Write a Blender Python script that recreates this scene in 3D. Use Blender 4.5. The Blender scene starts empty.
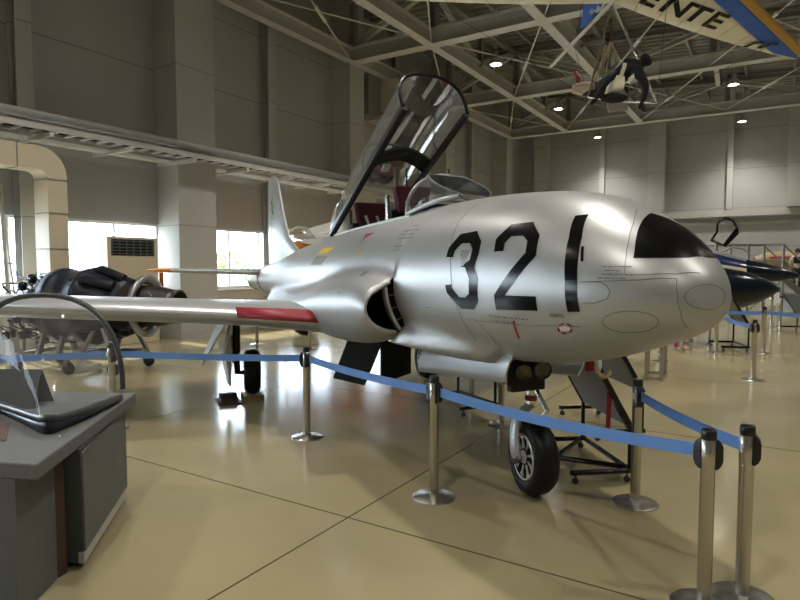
import bpy, bmesh, math, random
from math import sin, cos, pi, radians, tan, atan, sqrt, hypot
from mathutils import Vector, Matrix
random.seed(7)
S = bpy.context.scene
COL = S.collection

# ---------------------------------------------------------------- camera, world, sun, exposure
YAW = radians(32); FPX = 600.0; PITCH = atan(35/600.0); EYE = 1.7
cd = bpy.data.cameras.new('camera'); cam = bpy.data.objects.new('camera', cd); COL.objects.link(cam)
cd.sensor_width = 36; cd.lens = 36*FPX/800; cd.clip_end = 400; cd.clip_start = 0.05
cam.location = (0, 0, EYE); cam.rotation_euler = (pi/2-PITCH, 0, YAW)
S.camera = cam
w = bpy.data.worlds.new('world'); S.world = w; w.use_nodes = True
nt = w.node_tree; nt.nodes.clear()
sky = nt.nodes.new('ShaderNodeTexSky'); sky.sky_type = 'HOSEK_WILKIE'; sky.turbidity = 3.5; sky.ground_albedo = .4
sky.sun_direction = Vector((-.55, .25, .8)).normalized()
bg = nt.nodes.new('ShaderNodeBackground'); bg.inputs[1].default_value = 28.0
mixc = nt.nodes.new('ShaderNodeMixRGB'); mixc.inputs[0].default_value = .75; mixc.inputs[2].default_value = (.58, .66, .76, 1)
wo = nt.nodes.new('ShaderNodeOutputWorld')
nt.links.new(sky.outputs[0], mixc.inputs[1]); nt.links.new(mixc.outputs[0], bg.inputs[0]); nt.links.new(bg.outputs[0], wo.inputs[0])
sd = bpy.data.lights.new('sun', 'SUN'); sd.energy = 22; sd.angle = .01; sd.color = (1, .93, .8)
so = bpy.data.objects.new('sun', sd); COL.objects.link(so)
so.rotation_euler = Vector((-.72, .10, .70)).to_track_quat('Z', 'Y').to_euler()
LAMP_W = 215.0
S.view_settings.view_transform = 'Standard'; S.view_settings.look = 'None'; S.view_settings.gamma = 1
S.view_settings.use_curve_mapping = False; S.view_settings.exposure = 0.12

# ---------------------------------------------------------------- where a sight line meets a height or distance
def to_room(x, y, z): return Vector((x*cos(YAW)-y*sin(YAW), x*sin(YAW)+y*cos(YAW), z))
def ray(px, py):
    a = (px-400)/FPX; b = (300-py)/FPX
    return a, cos(PITCH)+sin(PITCH)*b, cos(PITCH)*b-sin(PITCH)
def G(px, py, z=0.0):
    a, f, u = ray(px, py); t = (z-EYE)/u
    return to_room(a*t, f*t, z)
def D(px, py, Y):
    a, f, u = ray(px, py); t = Y/f
    return to_room(a*t, Y, EYE+u*t)
def camxy(x, y, z=0.0): return to_room(x, y, z)

# ---------------------------------------------------------------- materials
def mat(name, col, rough=.5, metal=0.0, var=0.0, vscale=3.0, spec=.5, bump=0.0, bscale=40.0, emit=None, alpha=None, coat=0.0):
    m = bpy.data.materials.new(name); m.use_nodes = True
    n = m.node_tree; b = n.nodes['Principled BSDF']
    b.inputs['Base Color'].default_value = (*col, 1); b.inputs['Roughness'].default_value = rough
    b.inputs['Metallic'].default_value = metal; b.inputs['Specular IOR Level'].default_value = spec
    b.inputs['Coat Weight'].default_value = coat; b.inputs['Coat Roughness'].default_value = .08
    if var or bump:
        tc = n.nodes.new('ShaderNodeTexCoord')
    if var:
        no = n.nodes.new('ShaderNodeTexNoise'); no.inputs['Scale'].default_value = vscale; no.inputs['Detail'].default_value = 6
        n.links.new(tc.outputs['Object'], no.inputs['Vector'])
        r = n.nodes.new('ShaderNodeValToRGB')
        r.color_ramp.elements[0].position = .3; r.color_ramp.elements[1].position = .7
        r.color_ramp.elements[0].color = (*[c*(1-var) for c in col], 1); r.color_ramp.elements[1].color = (*[min(1, c*(1+var)) for c in col], 1)
        n.links.new(no.outputs['Fac'], r.inputs[0]); n.links.new(r.outputs[0], b.inputs['Base Color'])
    if bump:
        no2 = n.nodes.new('ShaderNodeTexNoise'); no2.inputs['Scale'].default_value = bscale; no2.inputs['Detail'].default_value = 3
        n.links.new(tc.outputs['Object'], no2.inputs['Vector'])
        bp = n.nodes.new('ShaderNodeBump'); bp.inputs['Strength'].default_value = bump; bp.inputs['Distance'].default_value = .02
        n.links.new(no2.outputs['Fac'], bp.inputs['Height']); n.links.new(bp.outputs[0], b.inputs['Normal'])
    if emit:
        b.inputs['Emission Color'].default_value = (*emit[0], 1); b.inputs['Emission Strength'].default_value = emit[1]
    return m
def glass(name, tint=(.9, .93, .93), refl=.5, rough=.03, base=.04, mult=.6, milky=0.0):
    """thin pane: see-through with a Fresnel reflection"""
    m = bpy.data.materials.new(name); m.use_nodes = True; n = m.node_tree; n.nodes.clear()
    o = n.nodes.new('ShaderNodeOutputMaterial'); mx = n.nodes.new('ShaderNodeMixShader')
    t = n.nodes.new('ShaderNodeBsdfTransparent'); t.inputs[0].default_value = (*tint, 1)
    g = n.nodes.new('ShaderNodeBsdfGlossy'); g.inputs['Roughness'].default_value = rough
    lw = n.nodes.new('ShaderNodeLayerWeight'); lw.inputs[0].default_value = refl
    ma = n.nodes.new('ShaderNodeMath'); ma.operation = 'MULTIPLY_ADD'; ma.inputs[1].default_value = mult; ma.inputs[2].default_value = base
    n.links.new(lw.outputs['Fresnel'], ma.inputs[0]); n.links.new(ma.outputs[0], mx.inputs[0])
    src = t.outputs[0]
    if milky:
        df = n.nodes.new('ShaderNodeBsdfDiffuse'); df.inputs[0].default_value = (.75, .75, .72, 1)
        m2 = n.nodes.new('ShaderNodeMixShader'); m2.inputs[0].default_value = milky
        n.links.new(src, m2.inputs[1]); n.links.new(df.outputs[0], m2.inputs[2]); src = m2.outputs[0]
    n.links.new(src, mx.inputs[1]); n.links.new(g.outputs[0], mx.inputs[2]); n.links.new(mx.outputs[0], o.inputs[0])
    return m
def seam_mat(name, col, axes, rough=.6, width=.006, dark=.35, var=.04):
    """painted boards with narrow dark joints; axes = [(axis, offset, pitch), ...] in metres"""
    m = mat(name, col, rough, var=var, vscale=.8)
    n = m.node_tree; b = n.nodes['Principled BSDF']; src = b.inputs['Base Color'].links[0].from_socket
    tc = n.nodes.new('ShaderNodeTexCoord'); sx = n.nodes.new('ShaderNodeSeparateXYZ'); n.links.new(tc.outputs['Object'], sx.inputs[0])
    prev = None
    for ax, off, pitch in axes:
        a = n.nodes.new('ShaderNodeMath'); a.operation = 'ADD'; a.inputs[1].default_value = -off+pitch*50
        n.links.new(sx.outputs[ax], a.inputs[0])
        md = n.nodes.new('ShaderNodeMath'); md.operation = 'MODULO'; md.inputs[1].default_value = pitch
        n.links.new(a.outputs[0], md.inputs[0])
        lt = n.nodes.new('ShaderNodeMath'); lt.operation = 'LESS_THAN'; lt.inputs[1].default_value = width
        n.links.new(md.outputs[0], lt.inputs[0])
        if prev is None: prev = lt
        else:
            mxx = n.nodes.new('ShaderNodeMath'); mxx.operation = 'MAXIMUM'
            n.links.new(prev.outputs[0], mxx.inputs[0]); n.links.new(lt.outputs[0], mxx.inputs[1]); prev = mxx
    mc = n.nodes.new('ShaderNodeMixRGB'); mc.inputs[2].default_value = (*[c*dark for c in col], 1)
    n.links.new(prev.outputs[0], mc.inputs[0]); n.links.new(src, mc.inputs[1]); n.links.new(mc.outputs[0], b.inputs['Base Color'])
    return m

M = {}
M['floor'] = seam_mat('floor_epoxy', (.33, .28, .16), [(0, -2.4, 3.45), (1, 3.16, 3.33)], rough=.17, width=.014, dark=.25, var=.10)
def tweak_floor():
    m = M['floor']; n = m.node_tree; b = n.nodes['Principled BSDF']
    tc = n.nodes.new('ShaderNodeTexCoord')
    no = n.nodes.new('ShaderNodeTexNoise'); no.inputs['Scale'].default_value = 9; no.inputs['Detail'].default_value = 5
    n.links.new(tc.outputs['Object'], no.inputs['Vector'])
    bp = n.nodes.new('ShaderNodeBump'); bp.inputs['Strength'].default_value = .09; bp.inputs['Distance'].default_value = .01
    n.links.new(no.outputs['Fac'], bp.inputs['Height']); n.links.new(bp.outputs[0], b.inputs['Normal'])
    n2 = n.nodes.new('ShaderNodeTexNoise'); n2.inputs['Scale'].default_value = 1.3; n2.inputs['Detail'].default_value = 5
    n.links.new(tc.outputs['Object'], n2.inputs['Vector'])
    mr = n.nodes.new('ShaderNodeMapRange'); mr.inputs['To Min'].default_value = .10; mr.inputs['To Max'].default_value = .22
    n.links.new(n2.outputs['Fac'], mr.inputs['Value']); n.links.new(mr.outputs[0], b.inputs['Roughness'])
tweak_floor()
WALL = (.40, .395, .38)
M['wall'] = seam_mat('wall_board', WALL, [(2, .75, 1.8)], rough=.75, width=.018, dark=.45)
M['column'] = seam_mat('column_board', (.45, .44, .41), [(2, .80, 1.8)], rough=.7, width=.016, dark=.45)
M['wall_low'] = mat('wall_low', (.45, .40, .32), .7)
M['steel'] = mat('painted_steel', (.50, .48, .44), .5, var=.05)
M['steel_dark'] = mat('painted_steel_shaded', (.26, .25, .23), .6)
M['rod'] = mat('rod_white', (.66, .64, .58), .4)
M['deck'] = mat('roof_deck', (.27, .26, .23), .7)
M['frame'] = mat('window_frame', (.75, .75, .73), .4)
M['pane'] = glass('window_pane', (.95, .97, .97), .3)
M['duct'] = mat('duct_beige', (.62, .54, .39), .5)
M['aircon'] = mat('aircon_beige', (.60, .52, .38), .5)
M['silver'] = mat('aircraft_silver', (.44, .445, .435), .40, metal=.55, var=.08, vscale=1.5, bump=.03, bscale=2.5)
M['silver2'] = mat('aircraft_silver_panel', (.50, .51, .515), .36, metal=.5)
M['bare'] = mat('bare_metal', (.72, .72, .70), .25, metal=.95)
M['blackpaint'] = mat('black_paint', (.005, .005, .006), .2, spec=.3, coat=.08)
M['glare'] = mat('antiglare_black', (.003, .003, .0035), .25, spec=.16)
M['dark'] = mat('dark_interior', (.006, .006, .007), .8)
M['olive'] = mat('dark_olive', (.016, .017, .014), .7, spec=.3)
M['grey'] = mat('mid_grey', (.10, .105, .11), .5)
M['boardface'] = mat('board_back_grey', (.24, .25, .27), .5)
M['seam'] = mat('seam_line', (.17, .17, .165), .6)
M['red'] = mat('red_paint', (.30, .012, .025), .5)
M['redcloth'] = mat('dark_red_cloth', (.07, .006, .012), .8)
M['yellow'] = mat('yellow_paint', (.62, .42, .05), .5)
M['orange'] = mat('orange_paint', (.85, .30, .04), .45)
M['white'] = mat('white_paint', (.78, .78, .76), .4)
M['cream'] = mat('cream_sail', (.80, .76, .58), .7)
M['blue_sail'] = mat('blue_sail', (.03, .12, .48), .6)
M['ochre'] = mat('ochre_sail', (.45, .25, .04), .6)
M['tyre'] = mat('tyre_rubber', (.007, .007, .008), .5, spec=.25)
M['hub'] = mat('hub_silver', (.6, .6, .58), .4, metal=.4)
M['stainless'] = mat('brushed_stainless', (.50, .48, .43), .27, metal=.95)
M['plastic'] = mat('black_plastic', (.008, .008, .009), .3)
M['belt'] = mat('blue_belt', (.13, .29, .68), .6, var=.06, vscale=8)
M['beltfar'] = M['belt']
M['wood'] = mat('block_wood', (.40, .27, .12), .6, var=.2, vscale=12)
M['gcar'] = mat('grey_carpet', (.135, .14, .14), .85, var=.25, vscale=160)
M['cab'] = mat('cabinet_grey', (.075, .085, .09), .55, var=.12, vscale=5)
M['cab2'] = mat('cabinet_door_grey', (.10, .11, .11), .5, var=.10, vscale=9)
M['brown'] = mat('brown_strip', (.055, .025, .017), .5)
M['navyframe'] = mat('canopy_frame_dark', (.012, .018, .035), .35)
M['rimgrey'] = mat('canopy_rim_grey', (.06, .063, .066), .35)
M['clear'] = glass('clear_canopy', (.88, .90, .91), .25, .05, base=.012, mult=.05, milky=.05)
M['canopy'] = glass('jet_canopy_glass', (.84, .86, .84), .35, .07, base=.05, mult=.55, milky=.13)
M['wsglass'] = glass('windscreen_glass', (.22, .34, .35), .35, .04, base=.05, milky=.03)
M['engine'] = mat('engine_dark', (.015, .018, .028), .38, metal=.3, bump=.2, bscale=18)
M['engpipe'] = mat('engine_pipe', (.35, .35, .36), .3, metal=.9)
M['burnt'] = mat('burnt_metal', (.06, .05, .045), .4, metal=.7)
M['caster'] = mat('caster_rubber', (.02, .02, .022), .5)
M['navyjet'] = mat('navy_gloss', (.003, .008, .014), .2, spec=.35)
M['bluejet'] = mat('blue_gloss', (.006, .016, .08), .25, coat=.2)
M['creamjet'] = mat('cream_gloss', (.70, .66, .50), .3)
M['skin'] = mat('skin', (.55, .33, .23), .5)
M['hair'] = mat('black_hair', (.01, .009, .009), .5)
M['blackcloth'] = mat('black_cloth', (.008, .008, .010), .85)
M['whitecloth'] = mat('white_cloth', (.68, .66, .60), .8)
M['tan'] = mat('tan_canvas', (.55, .42, .28), .8)
M['pink'] = mat('pink_cloth', (.40, .10, .20), .8, var=.5, vscale=30)
M['lamp_on'] = mat('lamp_lit', (1, 1, 1), .5, emit=((1, .93, .78), 60))
M['leaf'] = mat('leaf_green', (.20, .38, .06), .6, var=.4, vscale=9)
M['asphalt'] = mat('outdoor_paving', (.42, .42, .40), .9)
M['stair'] = mat('stair_steel', (.17, .165, .155), .4, metal=.3)
M['lens'] = mat('lamp_lens', (.16, .14, .09), .15, metal=.6, bump=.6, bscale=60)
M['green'] = mat('emblem_green', (.03, .22, .07), .5)
M['paper'] = mat('photo_print', (.12, .07, .05), .5, var=.8, vscale=60)
M['plate'] = mat('data_plate', (.22, .21, .14), .4, var=.5, vscale=50)

# ---------------------------------------------------------------- mesh tools
class MB:
    def __init__(s): s.v = []; s.f = []; s.sm = []
    def add(s, vs, fs, smooth=False):
        o = len(s.v); s.v += [tuple(p) for p in vs]; s.f += [tuple(i+o for i in f) for f in fs]; s.sm += [smooth]*len(fs); return s
    def box(s, a, b, M_=None):
        x0, y0, z0 = a; x1, y1, z1 = b
        vs = [(x0,y0,z0),(x1,y0,z0),(x1,y1,z0),(x0,y1,z0),(x0,y0,z1),(x1,y0,z1),(x1,y1,z1),(x0,y1,z1)]
        if M_: vs = [M_@Vector(p) for p in vs]
        return s.add(vs, [(3,2,1,0),(4,5,6,7),(0,1,5,4),(1,2,6,5),(2,3,7,6),(3,0,4,7)])
    def slab(s, pts, n):
        """polygon pts thickened by vector n"""
        k = len(pts); n = Vector(n); vs = [Vector(p) for p in pts]+[Vector(p)+n for p in pts]
        fs = [tuple(range(k-1, -1, -1)), tuple(range(k, 2*k))]+[(i, (i+1) % k, k+(i+1) % k, k+i) for i in range(k)]
        return s.add(vs, fs)
    def tube(s, pts, r, n=10, caps=True, closed=False):
        pts = [Vector(p) for p in pts]; k = len(pts); rr = r if isinstance(r, (list, tuple)) else [r]*k
        up = None; vs = []
        for i, p in enumerate(pts):
            a = pts[(i-1) % k] if (i > 0 or closed) else pts[i]; b = pts[(i+1) % k] if (i < k-1 or closed) else pts[i]
            t = (b-a).normalized()
            if up is None: up = Vector((0,0,1)) if abs(t.z) < .9 else Vector((1,0,0))
            u = (up-t*up.dot(t)).normalized(); up = u; v = t.cross(u)
            for j in range(n):
                an = 2*pi*j/n; vs.append(p+(u*cos(an)+v*sin(an))*rr[i])
        fs = []
        for i in range(k if closed else k-1):
            i2 = (i+1) % k
            for j in range(n): fs.append((i*n+j, i*n+(j+1) % n, i2*n+(j+1) % n, i2*n+j))
        s.add(vs, fs, True)
        if caps and not closed:
            s.add(vs[:n], [tuple(range(n-1, -1, -1))]); s.add(vs[-n:], [tuple(range(n))])
        return s
    def lathe(s, prof, n=32, M_=None, smooth=True):
        """prof = [(r, h)] turned about local Z"""
        vs = []; fs = []
        for r, h in prof:
            for j in range(n):
                a = 2*pi*j/n; p = Vector((r*cos(a), r*sin(a), h)); vs.append(M_@p if M_ else p)
        for i in range(len(prof)-1):
            for j in range(n): fs.append((i*n+j, i*n+(j+1) % n, (i+1)*n+(j+1) % n, (i+1)*n+j))
        return s.add(vs, fs, smooth)
    def loft(s, rings, closed=True, smooth=True, caps=False):
        n = len(rings[0]); vs = [p for r in rings for p in r]; fs = []
        for i in range(len(rings)-1):
            for j in range(n if closed else n-1): fs.append((i*n+j, i*n+(j+1) % n, (i+1)*n+(j+1) % n, (i+1)*n+j))
        s.add(vs, fs, smooth)
        if caps: s.add(rings[0], [tuple(range(n-1, -1, -1))]); s.add(rings[-1], [tuple(range(n))])
        return s
    def ibeam(s, a, b, w_, h, up=(0,0,1), t=.02):
        a = Vector(a); b = Vector(b); d = (b-a).normalized(); up = Vector(up); up = (up-d*up.dot(d)).normalized(); r = d.cross(up)
        for (x0, x1, z0, z1) in ((-w_/2, w_/2, 0, t), (-w_/2, w_/2, h-t, h), (-t/2, t/2, t, h-t)):
            vs = [a+r*x+up*z for x, z in ((x0,z0),(x1,z0),(x1,z1),(x0,z1))]+[b+r*x+up*z for x, z in ((x0,z0),(x1,z0),(x1,z1),(x0,z1))]
            s.add(vs, [(3,2,1,0),(4,5,6,7),(0,1,5,4),(1,2,6,5),(2,3,7,6),(3,0,4,7)])
        return s
    def bar(s, a, b, w_, h, up=(0,0,1)):
        a = Vector(a); b = Vector(b); d = (b-a).normalized(); up = Vector(up); up = (up-d*up.dot(d)).normalized(); r = d.cross(up)
        q = [(-w_/2,-h/2),(w_/2,-h/2),(w_/2,h/2),(-w_/2,h/2)]
        vs = [a+r*x+up*z for x, z in q]+[b+r*x+up*z for x, z in q]
        return s.add(vs, [(3,2,1,0),(4,5,6,7),(0,1,5,4),(1,2,6,5),(2,3,7,6),(3,0,4,7)])
    def build(s, name, m, parent=None, off=None, solid=0, bevel=0, recalc=True):
        me = bpy.data.meshes.new(name)
        vs = s.v if off is None else [tuple(Vector(p)-Vector(off)) for p in s.v]
        me.from_pydata(vs, [], s.f); me.materials.append(M[m] if isinstance(m, str) else m)
        if recalc:
            b = bmesh.new(); b.from_mesh(me); bmesh.ops.recalc_face_normals(b, faces=b.faces); b.to_mesh(me); b.free()
        for p, q in zip(me.polygons, s.sm): p.use_smooth = q
        o = bpy.data.objects.new(name, me); COL.objects.link(o)
        if parent is not None: o.parent = parent
        elif off is not None: o.location = off
        if solid:
            md = o.modifiers.new('solid', 'SOLIDIFY'); md.thickness = solid; md.offset = 0
        if bevel:
            md = o.modifiers.new('bevel', 'BEVEL'); md.width = bevel; md.segments = 2; md.limit_method = 'ANGLE'
        return o
def tag(o, label, cat, group=None, kind=None):
    o['label'] = label; o['category'] = cat
    if group: o['group'] = group
    if kind: o['kind'] = kind
    return o
def thing(name, label, cat, loc=(0,0,0), rz=0, group=None):
    o = bpy.data.objects.new(name, None); COL.objects.link(o); o.empty_display_size = .2
    o.location = loc; o.rotation_euler = (0, 0, rz); return tag(o, label, cat, group)
def struct(o, label=None):
    o['kind'] = 'structure'
    if label: o['label'] = label
    return o
def copy_tree(o, parent=None):
    c = o.copy(); COL.objects.link(c); c.parent = parent
    for ch in [x for x in bpy.data.objects if x.parent == o]: copy_tree(ch, c)
    return c
def text_mesh(body, size, depth=.002, bold=False):
    cu = bpy.data.curves.new('lettering', 'FONT'); cu.body = body; cu.size = size; cu.extrude = depth; cu.resolution_u = 3
    if bold: cu.offset = size*.03
    cu.align_x = 'LEFT'
    o = bpy.data.objects.new('tmp', cu); COL.objects.link(o)
    dg = bpy.context.evaluated_depsgraph_get(); me = bpy.data.meshes.new_from_object(o.evaluated_get(dg))
    bpy.data.objects.remove(o); bpy.data.curves.remove(cu); return me
def skin_body(name, verts, edges, radii, m, parent=None, root=0, sub=2):
    me = bpy.data.meshes.new(name); me.from_pydata(verts, edges, [])
    o = bpy.data.objects.new(name, me); COL.objects.link(o)
    md = o.modifiers.new('skin', 'SKIN'); md.use_smooth_shade = True
    sv = me.skin_vertices[0].data
    for i, r in enumerate(radii):
        sv[i].radius = (r, r) if not isinstance(r, tuple) else r
        sv[i].use_root = (i == root)
    if sub: ms = o.modifiers.new('sub', 'SUBSURF'); ms.levels = sub; ms.render_levels = sub
    dg = bpy.context.evaluated_depsgraph_get(); me2 = bpy.data.meshes.new_from_object(o.evaluated_get(dg))
    bpy.data.objects.remove(o)
    me2.materials.clear(); me2.materials.append(M[m])
    for p in me2.polygons: p.use_smooth = True
    o2 = bpy.data.objects.new(name, me2); COL.objects.link(o2)
    if parent is not None: o2.parent = parent
    return o2

# ---------------------------------------------------------------- room shell
XL, XR, YF, YB, ZC = -12.24, 10.5, -9.0, 32.2, 10.6
XC = -11.5                                             # face of the columns
o = MB().box((XL-.3, YF-.3, -.3), (XR+.3, YB+.3, 0)).build('floor', 'floor'); struct(o, 'glossy beige epoxy floor with thin dark joints')
g = MB().box((-90, -60, -.5), (XL-.35, 90, -.12)).box((XL-.35, YB+.4, -.5), (60, 90, -.12)).box((XL-.35, -60, -.5), (60, YF-.4, -.12)); struct(g.build('ground', 'asphalt'), 'bright paving outside the windows')

WZ0, WZ1 = 1.10, 2.64
cols = [(2.45, 1.10), (8.95, 1.10), (15.45, .75), (21.95, .75), (28.45, .75), (-4.05, 1.1)]
cols.sort()
wl = MB().box((XL-.2, YF, 0), (XL, YB, WZ0)).box((XL-.2, YF, WZ1), (XL, YB, ZC))
wl_o = wl.build('wall_left', 'wall'); struct(wl_o, 'grey boarded hangar wall with ribbon windows')
MB().box((XL, YF, 0), (XL+.03, YB, WZ0-.02)).build('wall_lower_band', 'wall_low', wl_o)
for y0, wd in cols:
    MB().box((XL-.2, y0, 0), (XC, y0+wd*.5 if wd > 1 else y0+wd, ZC)).build('column', 'column', wl_o)
    if wd > 1: MB().box((XL-.2, y0+wd*.5, 0), (XC-.02, y0+wd, ZC)).build('boxed_pipe_chase', 'column', wl_o)
for y0, wd in cols:                                     # slim steel posts half way along each bay
    ym = y0+3.5
    if ym < YB-1:
        q = MB(); q.ibeam((XL+.02, ym, 4.5), (XL+.02, ym, ZC), .30, .28, up=(1,0,0)); q.build('steel_post', 'column', wl_o)
        q = MB(); q.ibeam((XL+.02, ym, 0), (XL+.02, ym, 4.2), .30, .28, up=(1,0,0)); q.build('steel_post', 'column', wl_o)
# windows of the left wall: one frame and glass per bay half
edges = []
for i, (y0, wd) in enumerate(cols):
    ya = y0+wd; yb = cols[i+1][0] if i+1 < len(cols) else YB
    edges.append((ya, yb))
edges.insert(0, (YF, cols[0][0]))
wi = 0
for ya, yb in edges:
    wi += 1
    f = MB(); t = .05
    f.box((XL-.14, ya, WZ0-.03), (XL-.04, yb, WZ0+t)).box((XL-.14, ya, WZ1-t), (XL-.04, yb, WZ1+.02))
    npan = max(2, round((yb-ya)/1.12)); st = (yb-ya)/npan
    for k in range(npan+1): f.box((XL-.13, ya+k*st-.03, WZ0), (XL-.05, ya+k*st+.03, WZ1))
    fo = f.build('window_%d' % wi, 'frame'); struct(fo, 'ribbon window in the left wall')
    MB().box((XL-.095, ya+.03, WZ0+t), (XL-.088, yb-.03, WZ1-t)).build('glass_pane', 'pane', fo)
    MB().box((XL-.02, ya, WZ0-.06), (XL+.08, yb, WZ0-.02)).build('window_sill', 'frame', fo)
# back wall
wb = MB().box((XL-.2, YB, 0), (XR+.2, YB+.2, ZC+1)).build('wall_back', 'wall'); struct(wb, 'grey boarded end wall behind the aircraft')
for k in range(-1, 7):
    x = -10.5+2.9*k
    q = MB(); big = (k % 2 == 0)
    q.box((x-(.75 if big else .25), YB-(.5 if big else .25), 4.3), (x, YB, ZC)); q.build('column', 'column', wb)
q = MB().box((XL, YB-.35, 3.95), (XR, YB, 4.25)).box((XL, YB-.2, 3.6), (XR, YB, 3.72)); q.build('wall_girt', 'steel', wb)
MB().box((XL, YB-.06, 0), (XR, YB, 3.6)).build('wall_lower_band', 'wall', wb)
# right and front walls (outside the photograph)
wr = MB().box((XR, YF, 0), (XR+.2, YB, ZC)).build('wall_right', 'wall'); struct(wr)
wf = MB().box((XL-.2, YF-.2, 0), (XR+.2, YF, ZC+1)).build('wall_front', 'wall'); struct(wf)
MB().box((XL+3, YF, 0), (XR-3, YF+.08, 7)).build('hangar_door_leaf', 'column', wf)

# roof: ribbed deck falling gently to the right, purlins under it
def roof_z(x): return 10.25-.055*(x-XL)
d_ = MB(); vs = []; fs = []; y = YF-.2; i = 0
prof = []
while y < YB+.2:
    prof += [(y, 0), (y+.16, 0), (y+.20, -.09), (y+.34, -.09)]; y += .38
for yy, dz in prof:
    vs += [(XL-.2, yy, roof_z(XL-.2)+dz), (XR+.2, yy, roof_z(XR+.2)+dz)]
for i in range(len(prof)-1): fs.append((2*i, 2*i+1, 2*i+3, 2*i+2))
d_.add(vs, fs); ce = d_.build('ceiling', 'deck', recalc=False); struct(ce, 'ribbed metal roof deck')
q = MB().box((XL-.2, YF-.2, 10.7), (XR+.2, YB+.2, 10.8)); q.build('roof_cover', 'deck', ce)
LX = [-8.62, -5.3, -2.0, 1.3, 4.6, 7.9]
TY = [2.6, 9.05, 15.5, 22.0, 28.7, -4.0]
names = {15.5: 'nearest visible deep steel roof truss crossing above the open canopy', 22.0: 'middle steel roof truss crossing behind the hang glider pilot',
         28.7: 'farthest steel roof truss, just in front of the end wall', 9.05: 'steel roof truss above the hang glider', 2.6: 'steel roof truss overhead', -4.0: 'steel roof truss behind the viewer'}
for ty in TY:
    t = tag(bpy.data.objects.new('roof_truss', None), names[ty], 'roof truss', 'roof trusses across the hall'); COL.objects.link(t); t['kind'] = 'structure'
    t.location = (XC, ty, 8.0); off = Vector((XC, ty, 8.0))
    q = MB().ibeam((XC, ty, 8.0), (XR-.02, ty, 8.0), .38, .46, t=.035); q.build('bottom_chord', 'steel', t, off)
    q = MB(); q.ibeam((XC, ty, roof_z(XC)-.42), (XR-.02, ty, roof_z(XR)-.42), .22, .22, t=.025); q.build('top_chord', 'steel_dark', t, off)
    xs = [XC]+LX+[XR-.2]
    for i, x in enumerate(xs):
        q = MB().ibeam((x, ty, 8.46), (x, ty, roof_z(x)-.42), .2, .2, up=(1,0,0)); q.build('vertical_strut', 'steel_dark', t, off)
    for i in range(len(xs)-1):
        a, b = xs[i], xs[i+1]
        if i % 2: a, b = b, a
        q = MB().ibeam((a, ty, 8.36), (b, ty, roof_z(b)-.46), .18, .16); q.build('diagonal_strut', 'steel', t, off)
for i, lx in enumerate([XC+.1]+LX):
    t = tag(bpy.data.objects.new('roof_girder', None), ['steel girder running along the left wall at column tops', 'lengthwise roof girder nearest the left wall', 'lengthwise roof girder second from the left wall', 'lengthwise roof girder third from the left wall above the pilot', 'lengthwise roof girder above the hang glider tip', 'lengthwise roof girder towards the right wall', 'lengthwise roof girder next to the right wall'][i], 'roof girder', 'lengthwise roof girders'); COL.objects.link(t); t['kind'] = 'structure'
    off = Vector((lx, TY[0], 8.0)); t.location = off
    for a, b in zip(sorted(TY)[:-1], sorted(TY)[1:]):
        q = MB().ibeam((lx, a+.16, 8.0), (lx, b-.16, 8.0), .28, .42, t=.03)
        if i != 3: q.build('bottom_chord', 'steel', t, off)
        if i:
            z1 = roof_z(lx)-.45
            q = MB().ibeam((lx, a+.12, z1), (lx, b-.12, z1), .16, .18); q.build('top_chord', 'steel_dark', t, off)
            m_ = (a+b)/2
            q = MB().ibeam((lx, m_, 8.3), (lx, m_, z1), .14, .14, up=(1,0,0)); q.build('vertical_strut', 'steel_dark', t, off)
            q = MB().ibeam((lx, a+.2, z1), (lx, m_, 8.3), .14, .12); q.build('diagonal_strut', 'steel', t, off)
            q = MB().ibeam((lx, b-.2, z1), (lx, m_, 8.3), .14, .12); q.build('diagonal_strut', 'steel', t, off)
rb = MB(); xs = [XC]+LX; ts = sorted(TY)
for j in range(len(ts)-1):
    for i in range(len(xs)-1):
        a = Vector((xs[i], ts[j], 8.16)); b = Vector((xs[i+1], ts[j+1], 8.16)); c = Vector((xs[i+1], ts[j], 8.10)); e = Vector((xs[i], ts[j+1], 8.10))
        if (i+j) % 2 == 0: rb.tube([a, b], .022, 6)
        rb.tube([c, e], .022, 6); m_ = c.lerp(e, .5); dd = (e-c).normalized(); rb.tube([m_-dd*.45, m_+dd*.45], .05, 8)
br = rb.build('bracing_rods', 'rod'); tag(br, 'thin crossed steel bracing rods between the roof trusses', 'bracing', kind='structure')
# purlins
pu = MB()
for x in [XL+1.1+1.65*k for k in range(14)]:
    if x < XR: pu.box((x-.04, YF, roof_z(x)-.24), (x+.04, YB, roof_z(x)-.10))
pu.build('purlins', 'steel_dark', ce)

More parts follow.
